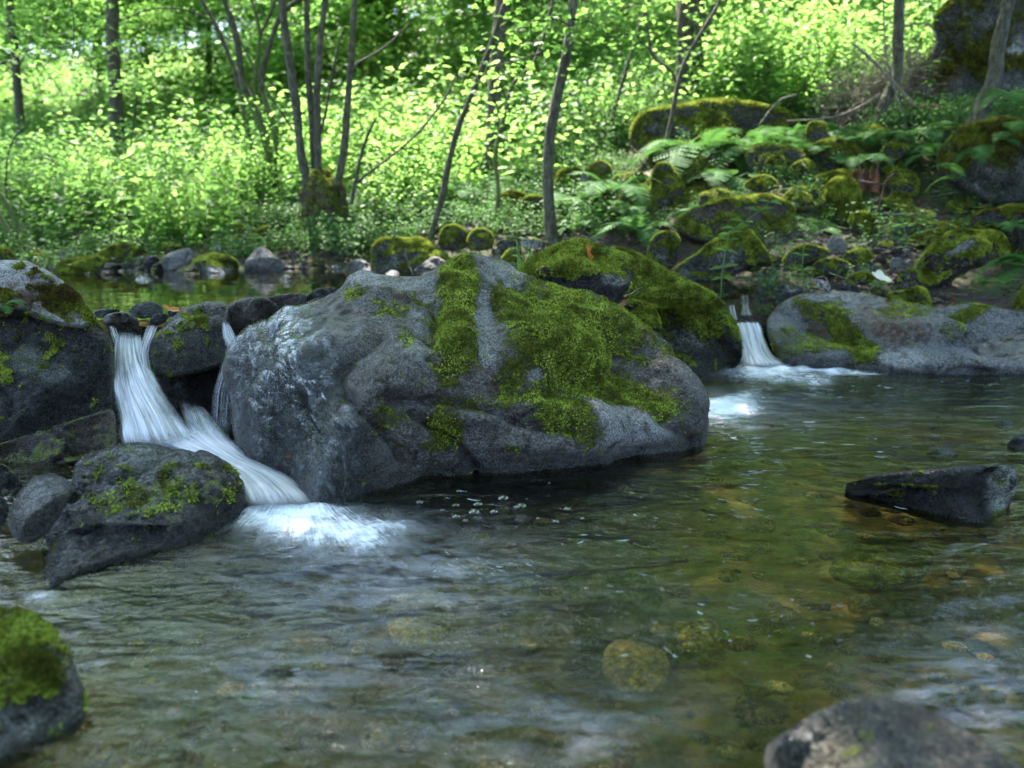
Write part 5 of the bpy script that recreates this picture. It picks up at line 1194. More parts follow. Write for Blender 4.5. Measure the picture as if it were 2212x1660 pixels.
def vis(x, y, z0=.3):
    P = np.stack([x, y, ground(x, y) + z0], 1)
    return project(P)
def bankdist(x, y):
    return -np.maximum(sdist(x, y, UPPER), sdist(x, y, LOWER))
def in_poly_v(px, py, poly):
    return sdist(px, py, np.array(poly, float)) > 0
STONY = [(1330, 340), (1500, 380), (1760, 300), (1930, 250), (2300, 230), (2300, 700), (1000, 700), (1150, 520), (1300, 480)]
def dens_tall(x, y):
    px, py = vis(x, y, .0)
    d = sstep(.9, 2.2, bankdist(x, y))
    d *= np.where(in_poly_v(px, py, STONY), 0, 1)
    d *= np.where((x > .2) & (y < 12.2), .15, 1)
    d *= np.where((x > -4.5) & (y < 10.9), .25, 1)
    d *= np.where((x < -4.5) & (y < 11.4), .15, 1)
    for a, b, yy in ((570, 860, 12.2), (215, 300, 14.8), (540, 640, 13.2), (1025, 1105, 13.2), (1410, 1590, 16.5), (1200, 1360, 12.8)):
        d *= np.where((px > a) & (px < b) & (y < yy), .04, 1)
    d *= np.where((x > -4.5) & (y < 11.8), .3, 1)
    return d * np.where(y < 18, 1, np.where(y < 26, .7, .45))
cover(3600, -22, 20, 9.5, 34, dens_tall, 1, HERB_TALL, 'undergrowth', 'waist high sunlit nettles and balsam filling the wood floor beyond the pool', .7, 1.5, .03)
def dens_low(x, y):
    px, py = vis(x, y, .0)
    d = sstep(.15, .7, bankdist(x, y))
    d *= np.where(py > 560, .25, 1)
    d *= .35 + .65 * sstep(-.1, .25, noise(np.stack([x * 1.1, y * 1.1, 0 * x], 1)))
    d *= np.where((px > 1330) & (py > 300) & (px < 2300), .1, 1)
    return d
cover(2600, -34, 30, 24, 62, lambda x, y: .9 * (np.abs(x) < .7 * y), 5, HERB_TALL, 'undergrowth', 'sunlit undergrowth on the far slopes of the wood', 1.4, 2.6, .05)
cover(3400, -8, 8, 7.2, 14, dens_low, 2, HERB_LOW, 'ground_cover', 'low dark green leafy plants on the banks', .5, 1.25, .01, .15)

def dens_right(x, y):
    px, py = vis(x, y, .0)
    d = sstep(.3, .8, bankdist(x, y)) * in_poly_v(px, py, STONY)
    return d * np.where((py > 520) & (px < 2080), .15, 1) * sstep(-.25, .1, noise(np.stack([x * 1.7, y * 1.7, 0 * x + 4], 1)))
cover(900, 1, 9, 7.6, 14, dens_right, 6, HERB_LOW, 'ground_cover', 'small leafy plants between the mossy stones of the right bank', .25, .65, .01, .2)

# leafy boughs and saplings that fill the air beyond the pool
rs = np.random.RandomState(9)
n = 760
y = np.where(rs.rand(n) < .62, rs.uniform(16.5, 30, n), rs.uniform(44, 60, n)); x = rs.uniform(-.75, .75, n) * y
px, py = vis(x, y, .0)
z = ground(x, y) + rs.uniform(.4, 1, n) ** 1.0 * (1. + .27 * y)
keep = ~((x > y * .26) & (y < 15.5)) & ~((y < 14.5) & (z < 3.2) & (x > -3))
x, y, z = x[keep], y[keep], z[keep]
y2 = rs.uniform(24, 34, 46); x2 = rs.uniform(-.26, -.05, 46) * y2
x, y, z = np.concatenate([x, x2]), np.concatenate([y, y2]), np.concatenate([z, CAMZ + y2 * rs.uniform(.19, .28, 46)])
m = len(x)
s = rs.uniform(.5, 1.1, m) * (1 + .022 * y)
scatter_stuff('sapling_leaves', 'sunlit green leaves of saplings and low boughs in the wood', np.stack([x, y, z], 1), np.stack([rs.normal(0, .25, m), rs.normal(0, .25, m), rs.uniform(0, 6.28, m)], 1),
              np.stack([s, s, s * .7], 1), SPRAY, 3)

# ------------------------------------------------------------------ trees
def img_path(pts, d0, d1=None, crop='V'):
    out = []
    m = len(pts)
    for i, p in enumerate(pts):
        x, y = toV(crop, p[0], p[1])
        d = d0 if d1 is None else d1 + (d0 - d1) * i / (m - 1)
        out.append(at(x, y, d))
    return np.array(out)

def limb(pts, d, w0, w1, crop='V', extend=0., seed=0, seg=9, mossy=0., mat='bark', parent=None, name='trunk', base=False, d1=None, origin=None, flare=1.0):
    """pts run from the top of the picture down to the foot; w = width in picture units at top and foot"""
    P = img_path(pts, d, d1, crop)[::-1]
    if base:
        P[0, 2] -= .12
    n0 = len(P)
    C = curve_pts(P, 6 * n0)
    k = CROPS[crop][0]
    r = np.linspace(w1, w0, len(C)) * .5 / FV * d * k
    if flare > 1:
        r = r * (1 + (flare - 1) * np.exp(-np.arange(len(C)) / 2.2))
    if extend:
        t = C[-1] - C[-7]; t /= np.linalg.norm(t)
        rs = np.random.RandomState(seed)
        m = 8
        dirs = t + np.cumsum(rs.normal(0, .05, (m, 3)), 0)
        E = C[-1] + np.cumsum(dirs * extend / m, 0)
        C = np.concatenate([C, E]); r = np.concatenate([r, np.linspace(r[-1], r[-1] * .35, m)])
    V, F = tube(C, r, seg, .22, seed)
    o0 = origin if origin is not None else C[0]
    z = V[:, 2] - C[0, 2]
    mk = np.clip(mossy * (1.2 - z / 2.0), 0, 1)
    me = mesh(name, V - o0, F, M[mat], True, {'mask': mk[:, None]})
    o = link(name, me, parent)
    return o, C

def tree(label, stems, cat='tree', group=None, crown=None, cmesh=None, seed=0):
    """stems: list of dicts for limb(); crown: list of (dx, dy, z, radius) leaf clouds"""
    s0 = stems[0]
    p = img_path(s0['pts'], s0['d'], s0.get('d1'), s0.get('crop', 'V'))[-1]
    root = bpy.data.objects.new('tree', None)
    COL.objects.link(root)
    root.location = p
    root.empty_display_size = .2
    tag(root, label, cat, group)
    top = None
    for i, s in enumerate(stems):
        s = dict(s)
        nm = s.pop('name', 'trunk')
        o, C = limb(parent=root, origin=p, name=nm, seed=seed + i, **s)
        if top is None: top = C[-1]
    for j, (dx, dy, z, r) in enumerate(crown or []):
        cm = (cmesh or CROWN)[(seed + j) % len(cmesh or CROWN)]
        o = link('crown', cm, root, loc=(top[0] - p[0] + dx, top[1] - p[1] + dy, z - p[2]), rot=(0, 0, seed * 1.3 + j * 2.1), scale=(r, r, r * .62))
    return root

S = lambda pts, d, w0, w1, **k: dict(pts=pts, d=d, w0=w0, w1=w1, **k)
tree('straight dark trunk standing alone at the left of the wood', [S([(243, -10), (245, 120), (250, 250), (262, 420)], 15, 24, 30, extend=7, base=True, mossy=.15, flare=1.3)], seed=1, crown=[(0, 0, 11, 2.4)])
tree('dim trunk half hidden by leaves near the left edge', [S([(20, -10), (35, 150), (45, 280), (50, 420)], 17, 15, 20, extend=7, base=True, mossy=.8)], seed=3, crown=[(0, 0, 11, 2.4)])
tree('thin far trunk between the straight trunk and the hazel', [S([(446, -10), (450, 60), (452, 160), (447, 280)], 22, 10, 13, extend=6, base=True)], seed=4, crown=[(0, 0, 10, 2.6)])
tree('many stemmed mossy hazel with arching stems', [
    S([(480, -10), (512, 86), (524, 180), (554, 243), (583, 337), (592, 400)], 13, 11, 22, extend=4, base=True, mossy=1.1, flare=1.3),
    S([(430, -10), (471, 67), (505, 150), (524, 224), (539, 299), (572, 389)], 13.1, 8, 12, extend=3, base=True, mossy=1., name='trunk'),
    S([(540, -10), (561, 75), (550, 180), (548, 228)], 13, 7, 9, extend=3, mossy=1., name='trunk'),
    S([(665, -10), (613, 26), (583, 97), (565, 187), (595, 292), (585, 396)], 12.9, 8, 14, extend=3, base=True, mossy=1., name='trunk'),
    S([(600, -10), (580, 40), (561, 78)], 13, 6, 7, extend=2, name='branch'),
    S([(486, 37), (520, 90), (554, 157), (600, 232), (632, 281)], 12.6, 3, 5, name='branch', seg=6),
    S([(260, 45), (330, 20), (400, 22), (440, 35)], 12.8, 3, 4, name='branch', seg=6)], seed=5, crown=[(0, -.5, 9.5, 2.2), (1.6, -2, 10, 2.2)])
# alder clump on its old mossy stump
ald = tree('clump of grey alder stems growing from an old mossy stump', [
    S([(607, -10), (617, 75), (636, 206), (651, 337), (662, 390), (664, 470)], 11, 17, 20, extend=6, base=True, mat='greybark', mossy=.35),
    S([(661, -10), (666, 150), (673, 262), (681, 400)], 11.1, 11, 15, extend=5, mat='greybark'),
    S([(704, -10), (692, 94), (685, 224), (688, 400)], 11, 12, 17, extend=6, mat='greybark'),
    S([(767, -10), (758, 131), (751, 224), (741, 337), (728, 400)], 10.9, 11, 18, extend=6, mat='greybark', mossy=.3),
    S([(885, 50), (844, 92), (807, 118), (775, 136), (762, 152)], 10.9, 3, 7, name='branch', seg=6),
    S([(743, 60), (724, 131), (705, 235), (692, 292)], 11.1, 4, 6, name='branch', seg=6)], seed=12, crown=[(2.2, 0, 10.5, 2.4), (.5, -3, 9.6, 2.6)])
# the stump body
bp = at(702, 476, 11)
S3, F3 = ico(5)
V = S3 * np.array((.26, .24, .42)) + np.array((0, 0, .18))
V[:, :2] *= (1 + .35 * sstep(.25, -.3, V[:, 2]))[:, None]
V = V + vnormals(V, F3) * (.09 * fbm(V * np.array((5, 5, 2)), 4, ridged=True) + .05 * fbm(V * 3, 3))[:, None]
N_ = vnormals(V, F3)
stump = link('stump', mesh('stump', V, F3, M['mossstone'], True, {'mask': np.stack([.35 + .5 * N_[:, 2] + .3 * noise(V * 6), 0 * V[:, 0], 0 * V[:, 0], .8 + 0 * V[:, 0]], 1).clip(0, 1)}), ald, loc=np.array(bp) - np.array(ald.location))
moss_tufts(ald, V + np.array(bp) - np.array(ald.location), F3, np.clip(.5 + .5 * N_[:, 2], 0, 1), 5000, .022, 3)

tree('crooked shoot beside the mossy stump', [S([(811, 258), (792, 299), (777, 348), (758, 420)], 10.6, 5, 8, base=True)], seed=20, cat='sapling')
tree('slender black stemmed sapling leaning right over the bank', [S([(1098, -10), (1057, 108), (1016, 213), (990, 277), (968, 359), (956, 419), (925, 505)], 10, 12, 13, extend=4, base=True, mossy=.4)], seed=21, crown=[(0, 0, 6.2, 1.7), (.8, -1.5, 7, 1.8)])
tree('upright trunk behind the slender leaning sapling', [S([(1086, -10), (1076, 112), (1068, 224), (1061, 318), (1048, 400)], 13, 27, 32, extend=8, base=True, mossy=.6, mat='greybark', flare=1.3)], seed=22, crown=[(0, -1, 11, 2.4)])
tree('thin wavy sapling in front of the upright trunk', [S([(1194, -10), (1192, 15), (1158, 127), (1106, 187), (1087, 262), (1070, 337), (1076, 430), (1052, 487)], 10.1, 6, 10, extend=3, base=True, mossy=.8),
      S([(1076, 243), (1060, 300), (1048, 345)], 10.1, 3, 4, name='branch', seg=6), S([(985, 160), (960, 215), (890, 300), (800, 372), (770, 395)], 10.6, 4, 6, name='branch', seg=6)], seed=23, cat='sapling', crown=[(0, 0, 5.6, 1.2)])
tree('gently curved grey trunk nearest the centre of the bank', [S([(1239, -10), (1226, 105), (1203, 213), (1188, 299), (1184, 411), (1196, 520)], 9.5, 19, 25, extend=6, base=True, mat='greybark', mossy=.3, flare=1.35)], seed=24, crown=[(-1.4, -2, 9.4, 2.4), (0, -4, 9, 2.8)])
tree('thin forked sapling right of the curved grey trunk', [S([(1410, -10), (1402, 0), (1360, 127), (1338, 202), (1319, 273), (1304, 340)], 13, 6, 10, extend=3, base=True), S([(1395, 20), (1402, 80), (1410, 120), (1450, 155), (1465, 200)], 12.8, 5, 6, name='branch', seg=6),
      S([(1330, 60), (1390, 95), (1420, 125)], 12.9, 3, 4, name='branch', seg=6)], seed=25, cat='sapling', crown=[(0, 0, 8, 1.6)])
tree('thick mossy trunk above the flat topped block', [S([(1494, -12), (1493, 80), (1493, 150), (1492, 222)], 14, 54, 60, extend=9, base=True, mat='bark', mossy=.22, flare=1.25, seg=14)], seed=26, crown=[(0, -1, 12.5, 2.8), (0, -4.5, 12, 2.8)])
tree('bare sapling crossing in front of the thick mossy trunk', [S([(1560, -10), (1540, 30), (1485, 122), (1465, 183), (1453, 244), (1441, 305), (1434, 375)], 10.5, 6, 11, extend=2.5, base=True, mossy=.4)], seed=27, cat='sapling', crown=[(.3, 0, 6.5, 1.3)])
tree('thin dark stem beside the thick mossy trunk', [S([(1541, -10), (1530, 73), (1522, 160)], 16, 6, 8, extend=4, base=True)], seed=28, cat='sapling')
tree('thin dark stem right of the thick trunk in the leaves', [S([(1650, -10), (1676, 61), (1680, 145)], 16, 6, 8, extend=4, base=True)], seed=29, cat='sapling')
tree('smooth grey trunk with a bent foot on the right slope', [S([(1942, -10), (1939, 81), (1937, 163), (1916, 211), (1885, 272)], 11, 20, 24, extend=6, base=True, mat='greybark', mossy=.4, flare=1.3), S([(1908, -5), (1912, 102), (1933, 195), (1960, 280)], 10.7, 3, 5, name='branch', seg=6, mat='deadwood')],
     seed=30, crown=[(0, 0, 9, 2.8), (-2.2, -2, 9.6, 2.8), (1.5, -3, 10, 3)])
tree('leaning smooth trunk in front of the enormous slab', [S([(2183, -10), (2160, 81), (2148, 163), (2128, 215), (2100, 268)], 10, 26, 34, extend=6, base=True, mat='greybark', mossy=.35, flare=1.4)], seed=31, crown=[(0, 0, 8.5, 2.8), (-2, -2.5, 9, 3), (.5, -4, 9.4, 3)])
tree('mossy slanting stem low at the left edge', [S([(-20, 395), (0, 419), (25, 460), (52, 512)], 10.3, 9, 12, base=True, mossy=1.)], seed=32, cat='sapling')
tree('second slanting stem at the left edge lying lower', [S([(-25, 450), (0, 467), (38, 520)], 10, 9, 11, base=True, mossy=1.)], seed=33, cat='sapling')
tree('arched bare shoot near the left edge', [S([(60, 270), (30, 300), (15, 350), (14, 420), (22, 480)], 11.5, 3, 6, base=True, mossy=.3, seg=6)], seed=34, cat='sapling')
tree('thin stem rising beside the straight dark trunk', [S([(296, 200), (285, 300), (266, 400), (258, 465)], 13.6, 3, 6, base=True, seg=6)], seed=35, cat='sapling')

# trees of the far wood, each its own
rs = np.random.RandomState(21)
far = []
tr_i = 0
for i in range(48):
    for _ in range(40):
        y = rs.uniform(40, 70); x = rs.uniform(-.72, .72) * y
        if all((x - a) ** 2 + (y - b) ** 2 > 5 for a, b in far): break
    far.append((x, y))
    z = float(ground(x, y)[0])
    h = rs.uniform(9, 15); r = rs.uniform(.06, .16)
    root = bpy.data.objects.new('tree', None); COL.objects.link(root); root.location = (x, y, z)
    tag(root, 'slim tree trunk half lost in the sunlit leaves of the far wood', 'tree', 'slim trees of the far wood')
    C = np.array([(rs.normal(0, .15) * k, rs.normal(0, .15) * k, -.3 + h * k / 5) for k in range(6)])
    V, F = tube(curve_pts(C, 14), np.linspace(r, r * .3, 14), 7, .1, i)
    link('trunk', mesh('trunk', V, F, M['bark'], True, {'mask': np.zeros((len(V), 1)) + .2}), root)
    for j in range(2):
        rr = rs.uniform(3.2, 4.6)
        link('crown', CROWN[(i + j) % 4], root, loc=(C[-1][0] + rs.normal(0, 1.2), C[-1][1] + rs.normal(0, 1.2), h * (.85 - .42 * j)), rot=(0, 0, rs.uniform(0, 6)), scale=(rr, rr, rr * .6))

for i, (x, y) in enumerate([(-13, 28), (-6.5, 27), (-.8, 28), (5, 26), (8.8, 22.5), (11, 26), (15, 22), (9.5, 17), (18, 28), (-20, 31), (1, 33)]):
    z = float(ground(x, y)[0])
    root = bpy.data.objects.new('tree', None); COL.objects.link(root); root.location = (x, y, z)
    tag(root, 'tall tree of the middle wood whose crown lets the light through', 'tree', 'tall trees of the middle wood')
    h = 11 + (i * 37 % 5)
    C = np.array([(.12 * math.sin(i + k) * k, .1 * math.cos(i * 2 + k) * k, -.3 + h * k / 5) for k in range(6)])
    V, F = tube(curve_pts(C, 16), np.linspace(.12, .04, 16), 8, .15, i)
    link('trunk', mesh('trunk', V, F, M['bark'], True, {'mask': np.zeros((len(V), 1)) + .3}), root)
    for j, (dx, dy, dz, rr) in enumerate([(0, 0, 0, 3.6), (1.8, -1.5, -2.2, 3.0), (-1.6, 1, 1.5, 3.2)]):
        link('crown', CROWN_THIN[(i + j) % 2], root, loc=(C[-1][0] + dx, C[-1][1] + dy, h + dz), rot=(0, 0, i + j * 1.7), scale=(rr, rr, rr * .6))

# unseen trees added beside and behind the viewpoint to block sun and frontal light
for i, (x, y, h, cr) in enumerate([(4.8, .5, 9, [(0, 0, 7.5, 3), (-2.2, .5, 8, 3), (-1, -2, 8, 3)]), (-4.2, -.5, 9, [(0, 0, 7.2, 3), (2.2, 0, 8, 3), (2, -2.5, 7.5, 3)]), (1, -5.5, 9, [(0, 0, 6.5, 3.2), (3, 0, 7, 3), (-3.5, 0, 7, 3)]), (-4.6, 5.0, 9, [(0, 0, 7.5, 2.6), (1.6, 1.8, 8.5, 2.8), (.5, 4, 9, 2.6)]), (-8.5, 9.5, 11, [(0, 0, 9, 3.0), (2.8, .5, 10, 3.0), (4.8, .5, 10.5, 3)]),
                                   (5.6, 6.5, 10, [(0, 0, 8.5, 2.8), (-2.2, 1, 9.5, 2.8), (0, 3, 10, 3)])]):
    z = float(ground(x, y)[0])
    root = bpy.data.objects.new('tree', None); COL.objects.link(root); root.location = (x, y, z)
    tag(root, 'unseen near bank tree added to shade the stream', 'tree', 'unseen shading trees of the near banks')
    C = np.array([(.1 * k, .1 * math.sin(k), -.3 + h * k / 5) for k in range(6)])
    V, F = tube(curve_pts(C, 16), np.linspace(.17, .06, 16), 9, .15, i)
    link('trunk', mesh('trunk', V, F, M['greybark'], True, {'mask': np.zeros((len(V), 1)) + .2}), root)
    for j, (dx, dy, hz, rr) in enumerate(cr):
        link('crown', CROWN[(i + j) % 4], root, loc=(dx, dy, hz), rot=(0, 0, i + j * 1.7), scale=(rr, rr, rr * .6))

# maple boughs hanging into the top of the picture
def bough(label, pts, d, n, spread, lf, seed, mat='leaf', crop='V', thick=4):
    rs = np.random.RandomState(seed)
    P = img_path(pts, d, None, crop)
    C = curve_pts(P, 24)
    root = bpy.data.objects.new('bough', None); COL.objects.link(root); root.location = C[0]
    tag(root, label, 'branch')
    V, F = tube(C - C[0], np.linspace(thick, 1.2, 24) * .5 / FV * d, 6, .1, seed)
    link('branch', mesh('branch', V, F, M['bark'], True, {'mask': np.zeros((len(V), 1))}), root)
    k = rs.randint(2, 24, n)
    p = C[k] - C[0] + rs.normal(size=(n, 3)) * np.array((spread, spread, spread * .35))
    dd, nn = rand_dirs(rs, n, .4)
    # lobed maple leaf: five blades in a fan
    Vs = []
    for a_, l_ in ((0, 1.0), (.75, .85), (-.75, .85), (1.5, .6), (-1.5, .6)):
        side = np.cross(dd, nn)
        d2 = dd * math.cos(a_) + side * math.sin(a_)
        s = lf * l_ * (.8 + .4 * rs.rand(n)) * .62
        Vs.append(leaf_quads(p, s, s * .62, d2, nn, .05))
    V, F = join(Vs)
    o = link('leaves', mesh('leaves', V, F, M[mat], False), root); o['kind'] = 'stuff'
    return root
bough('maple bough with broad dark leaves above the upright trunk', [(1240, 60), (1190, 40), (1120, 50), (1040, 30)], 8.5, 110, .32, .10, 1)
bough('drooping leafy twig hanging left of the curved trunk', [(1180, 110), (1120, 130), (1060, 150), (1000, 190)], 9, 90, .25, .12, 2)
bough('maple bough reaching right from the curved trunk', [(1230, 40), (1280, 50), (1320, 80), (1360, 100)], 9, 110, .26, .13, 3)
bough('leafy bough across the top at the left of the thick trunk', [(1400, 10), (1370, 10), (1320, 30), (1280, 10)], 10, 100, .26, .13, 4)
bough('feathery green twig beside the foot of the upright trunk', [(1080, 180), (1100, 250), (1060, 300)], 9.6, 70, .16, .07, 5)
bough('spray of leaves against the top left sky', [(-20, 150), (60, 110), (150, 100), (240, 60)], 10, 260, .5, .1, 6)
bough('hanging leafy twig in the upper left', [(150, -20), (160, 60), (155, 140)], 9.5, 110, .3, .09, 7)
bough('leafy twig crossing the straight dark trunk', [(200, 170), (250, 185), (310, 180)], 13, 90, .25, .12, 8)
bough('leafy sprig left of the smooth bent trunk', [(1700, 230), (1740, 180), (1770, 130), (1760, 60)], 12, 160, .35, .1, 9)

# ------------------------------------------------------------------ ferns
def frond_mesh(seed, pairs=22, droop=.9, wid=.26):
    """frond of length 1 arching outwards along +X"""
    rs = np.random.RandomState(seed)
    t = np.linspace(0, 1, 26)
    C = np.stack([t - .12 * t ** 3, .04 * np.sin(t * 3 + seed), .75 * t - droop * t ** 2.1], 1)
    parts = [tuple(map(np.asarray, (lambda a: (a[0], tri(a[1])))(tube(C, np.linspace(.006, .0015, 26), 4))))]
    T = np.gradient(C, axis=0); T /= np.linalg.norm(T, axis=1)[:, None]
    for i in range(pairs):
        s = .14 + .86 * i / pairs
        f = s * 25; k = min(int(f), 24); q = C[k] + (C[k + 1] - C[k]) * (f - k); tt = T[k]
        ln = wid * (math.sin(math.pi * min(s * .95 + .1, 1)) ** .8) * (1 if s > .25 else s * 4) + .01
        for sg in (-1, 1):
            side = np.cross(tt, (0, 0, 1.)) * sg; side /= np.linalg.norm(side)
            d = side * .93 + tt * .35 + np.array((0, 0, -.12 + rs.normal(0, .05))); d /= np.linalg.norm(d)
            nn = np.cross(d, tt) * sg; nn /= np.linalg.norm(nn)
            if nn[2] < 0: nn = -nn
            w = np.cross(nn, d)
            m = 7
            V = [q]
            F = []
            for j in range(m):
                a, b = j / m, (j + 1) / m
                hw = ln * .17 * (1 - a) ** .7 + .002
                base = q + d * ln * a; nxt = q + d * ln * b
                mid = q + d * ln * (a + .75 / m)
                i0 = len(V)
                V += [base, mid + w * hw, nxt, mid - w * hw]
                F += [(i0, i0 + 1, i0 + 2), (i0, i0 + 2, i0 + 3)]
            parts.append((np.array(V), np.array(F)))
    V, F = join(parts)
    return mesh('frond', V, F, M['fern'], False)
FRONDS = [frond_mesh(i, 22 + i, .8 + .12 * i, .22 + .03 * i) for i in range(4)]
def fern(label, x, y, d, size, n=7, seed=0, az=None, crop='V', spread=6.28, lift=0.):
    rs = np.random.RandomState(seed)
    X, Y = toV(crop, x, y)
    p = at(X, Y, d)
    root = bpy.data.objects.new('fern', None); COL.objects.link(root); root.location = p
    tag(root, label, 'fern')
    a0 = rs.uniform(0, 6.28) if az is None else az
    for i in range(n):
        a = a0 + (i / max(n, 1) - .5) * spread + rs.normal(0, .15)
        s = size * rs.uniform(.75, 1.1)
        link('frond', FRONDS[rs.randint(4)], root, rot=(rs.normal(0, .15), rs.uniform(-.35, .15) - lift, a), scale=s)
    return root
fern('fern with drooping fronds above the domed boulder', 1385, 505, 8.8, .62, 8, 1)
fern('large pale fern between the curved trunk and the sapling foot', 1320, 420, 9.6, .75, 8, 2)
fern('arching fern frond group in front of the wide mossy block', 1440, 480, 9.0, .5, 4, 3, az=.2, spread=1.6)
fern('big feathery fern below the flat topped block', 1500, 345, 10.4, .95, 9, 4)
fern('feathery fern right of the big one on the slope', 1640, 350, 10.3, .9, 9, 5)
fern('fern low on the slope left of the moss column', 1570, 400, 9.8, .7, 8, 6)
fern('fern with fine fronds behind the moss column', 1760, 350, 10.2, .75, 8, 7)
fern('fern under the bent footed trunk', 1900, 330, 10.2, .8, 8, 8)
fern('small fern right of the wide mossy block', 1760, 505, 8.9, .35, 6, 9)
fern('single bluish frond jutting over the dark hollow at right', 2090, 395, 8.8, .55, 2, 10, az=3.1, spread=.3)
fern('pale fern frond hanging at the right edge', 2240, 590, 7.4, .6, 3, 11, az=3.2, spread=.8)
fern('small upright fern on the moss draped boulder', 2118, 615, 7.3, .28, 4, 12)
fern('fern on top of the overhanging rock at the right edge', 2190, 300, 9.1, .6, 7, 13)
fern('lowest fern sprig by the enormous slab', 2190, 215, 9.4, .5, 6, 14)
fern('tiny fern growing from the crack of the cap boulder', 8, 665, 4.3, .13, 5, 15, az=.0, spread=2.8)
fern('tiny polypody sprig on the left boulder', 100, 690, 4.22, .07, 4, 16, az=0, spread=3)
fern('small fern sprig on the crown of the domed boulder', 1300, 548, 5.15, .14, 4, 17, az=.2, spread=2.5)
fern('low fern right of the alder stump', 985, 420, 11, .5, 6, 18)
fern('fern in the shade behind the two touching mossy boulders', 1250, 500, 9.6, .5, 6, 19)
fern('sunlit fern at the far left of the wood floor', 75, 420, 13, .9, 8, 20)
fern('second sunlit fern at the far left', 140, 440, 12, .8, 8, 21)

for i, (x, y, d, sz, lab) in enumerate([(1700, 300, 10.8, .6, 'fern between the flat topped block and the small upright block'), (1560, 330, 10.8, .7, 'fern leaning over the rounded mossy rock'), (1830, 300, 10.6, .6, 'fern left of the bent trunk foot'), (1980, 300, 10.0, .6, 'fern right of the bent trunk foot'),
        (2030, 345, 9.6, .6, 'fern beside the overhanging rock'), (1860, 355, 9.8, .5, 'bright little fern by the rotten stump'), (1350, 470, 9.3, .6, 'fern in front of the peaked boulder'), (1520, 470, 9.2, .45, 'short fern on the wide mossy block'), (1235, 440, 10.2, .5, 'fern behind the curved trunk'),
        (2120, 330, 9.2, .5, 'fern growing on the face of the overhanging rock'), (1700, 440, 9.3, .4, 'little fern right of the green hump'), (2170, 500, 8.2, .35, 'little fern on the tall moss capped rock')]):
    fern(lab, x, y, d, sz, 8, 40 + i)

# half buried stones between the ferns
rs = np.random.RandomState(77)
cnt = 0
while cnt < 46:
    X, Y = rs.uniform(1220, 2200), rs.uniform(300, 560)
    if not in_poly_v(np.array([X]), np.array([Y]), [(1230, 400), (1500, 330), (1700, 290), (1950, 270), (2200, 270), (2200, 560), (1900, 545), (1700, 520), (1450, 500), (1250, 500)])[0]: continue
    d = float(np.interp(Y, [250, 330, 400, 470, 560], [11.6, 10.5, 9.9, 9.2, 8.4])) + rs.normal(0, .1)
    p = at(X, Y, d)
    z = float(ground(p[0], p[1])[0])
    # walk along the sight line until it meets the ground
    for dd_ in np.arange(7.2, 14, .1):
        q_ = at(X, Y, dd_)
        if q_[2] <= float(ground(q_[0], q_[1])[0]) + .02: d = dd_; break
    r = (22 + 60 * rs.rand() ** 1.6) * 9 / d
    nk = rs.randint(6, 9)
    an_ = np.linspace(0, 6.28, nk + 1)[:-1] + rs.normal(0, .22, nk)
    rr_ = rs.uniform(.65, 1.2, nk)
    rock('half buried mossy stone among the ferns of the right slope', 'V', [(X + r * b * math.cos(a), Y - .38 * r - r * .68 * b * math.sin(a)) for a, b in zip(an_, rr_)], dt=d + .12, db=d - .12, seed=500 + cnt, mat='mossstone', sub=4, moss=.42, cuts=12, rough=.09,
         fuzz=2200, fuzz_size=.018, anchor=False, group='half buried stones of the right slope')
    cnt += 1

# grasses on the crest behind the central boulder
def grass(label, x, y, d, n, h, seed):
    rs = np.random.RandomState(seed)
    p = at(x, y, d)
    root = bpy.data.objects.new('grass_tuft', None); COL.objects.link(root); root.location = p
    tag(root, label, 'grass')
    for i in range(n):
        t = np.linspace(0, 1, 7)
        dr = rs.normal(0, 1, 2) * .5
        hh = h * rs.uniform(.5, 1.1)
        C = np.stack([dr[0] * hh * t ** 2 + rs.normal(0, .01), dr[1] * hh * t ** 2 + rs.normal(0, .01), hh * t - .12 * hh * t ** 3], 1)
        w = .003 * (1 - t) + .0006
        V = np.concatenate([C - np.array((1, .3, 0)) * w[:, None], C + np.array((1, .3, 0)) * w[:, None]])
        k = np.arange(6)
        F = np.stack([k, k + 1, k + 8, k + 7], 1)
        link('blade', mesh('blade', V, F, M['grass'], False), root)
    return root
grass('thin grass blades beside the crest of the central boulder', 1122, 580, 5.1, 7, .17, 1)
grass('few grass blades left of the domed boulder', 1150, 560, 5.5, 5, .13, 2)
grass('sprig of grass on the moss at the waterline behind the crest', 1012, 560, 6.5, 6, .1, 3)
def sprig(label, pts, d, lf, seed, crop='V', mat='herb', pairs=6, w=3):
    """a leafy stem with leaves in pairs"""
    rs = np.random.RandomState(seed)
    C = curve_pts(img_path(pts, d, None, crop), 30)
    root = bpy.data.objects.new('woodland_plant', None); COL.objects.link(root); root.location = C[0]
    tag(root, label, 'plant')
    V, F = tube(C - C[0], np.linspace(w, 1, 30) * .5 / FV * d, 6)
    link('stem', mesh('stem', V, F, M['grass'], True), root)
    for i in range(pairs):
        k = int(3 + 26 * i / pairs)
        for s in (-1, 1):
            dd = np.array((s * .95, rs.normal(0, .3), rs.uniform(-.1, .35))); dd /= np.linalg.norm(dd)
            nn = np.array((0, -.5, 1.)) + rs.normal(0, .2, 3); nn -= nn @ dd * dd; nn /= np.linalg.norm(nn)
            L = np.array([lf * rs.uniform(.8, 1.2)])
            V, F = leaf_quads((C[k] - C[0])[None], L, L * .5, dd[None], nn[None])
            link('leaf', mesh('leaf', V, F, M[mat], False), root)
sprig('tall thin plant with paired leaves in front of the tent shaped boulder', [(785, 1040), (800, 800), (840, 550), (870, 400), (930, 320), (1080, 220), (1300, 50), (1370, -20)], 7.4, .12, 1, 'd4', pairs=9)
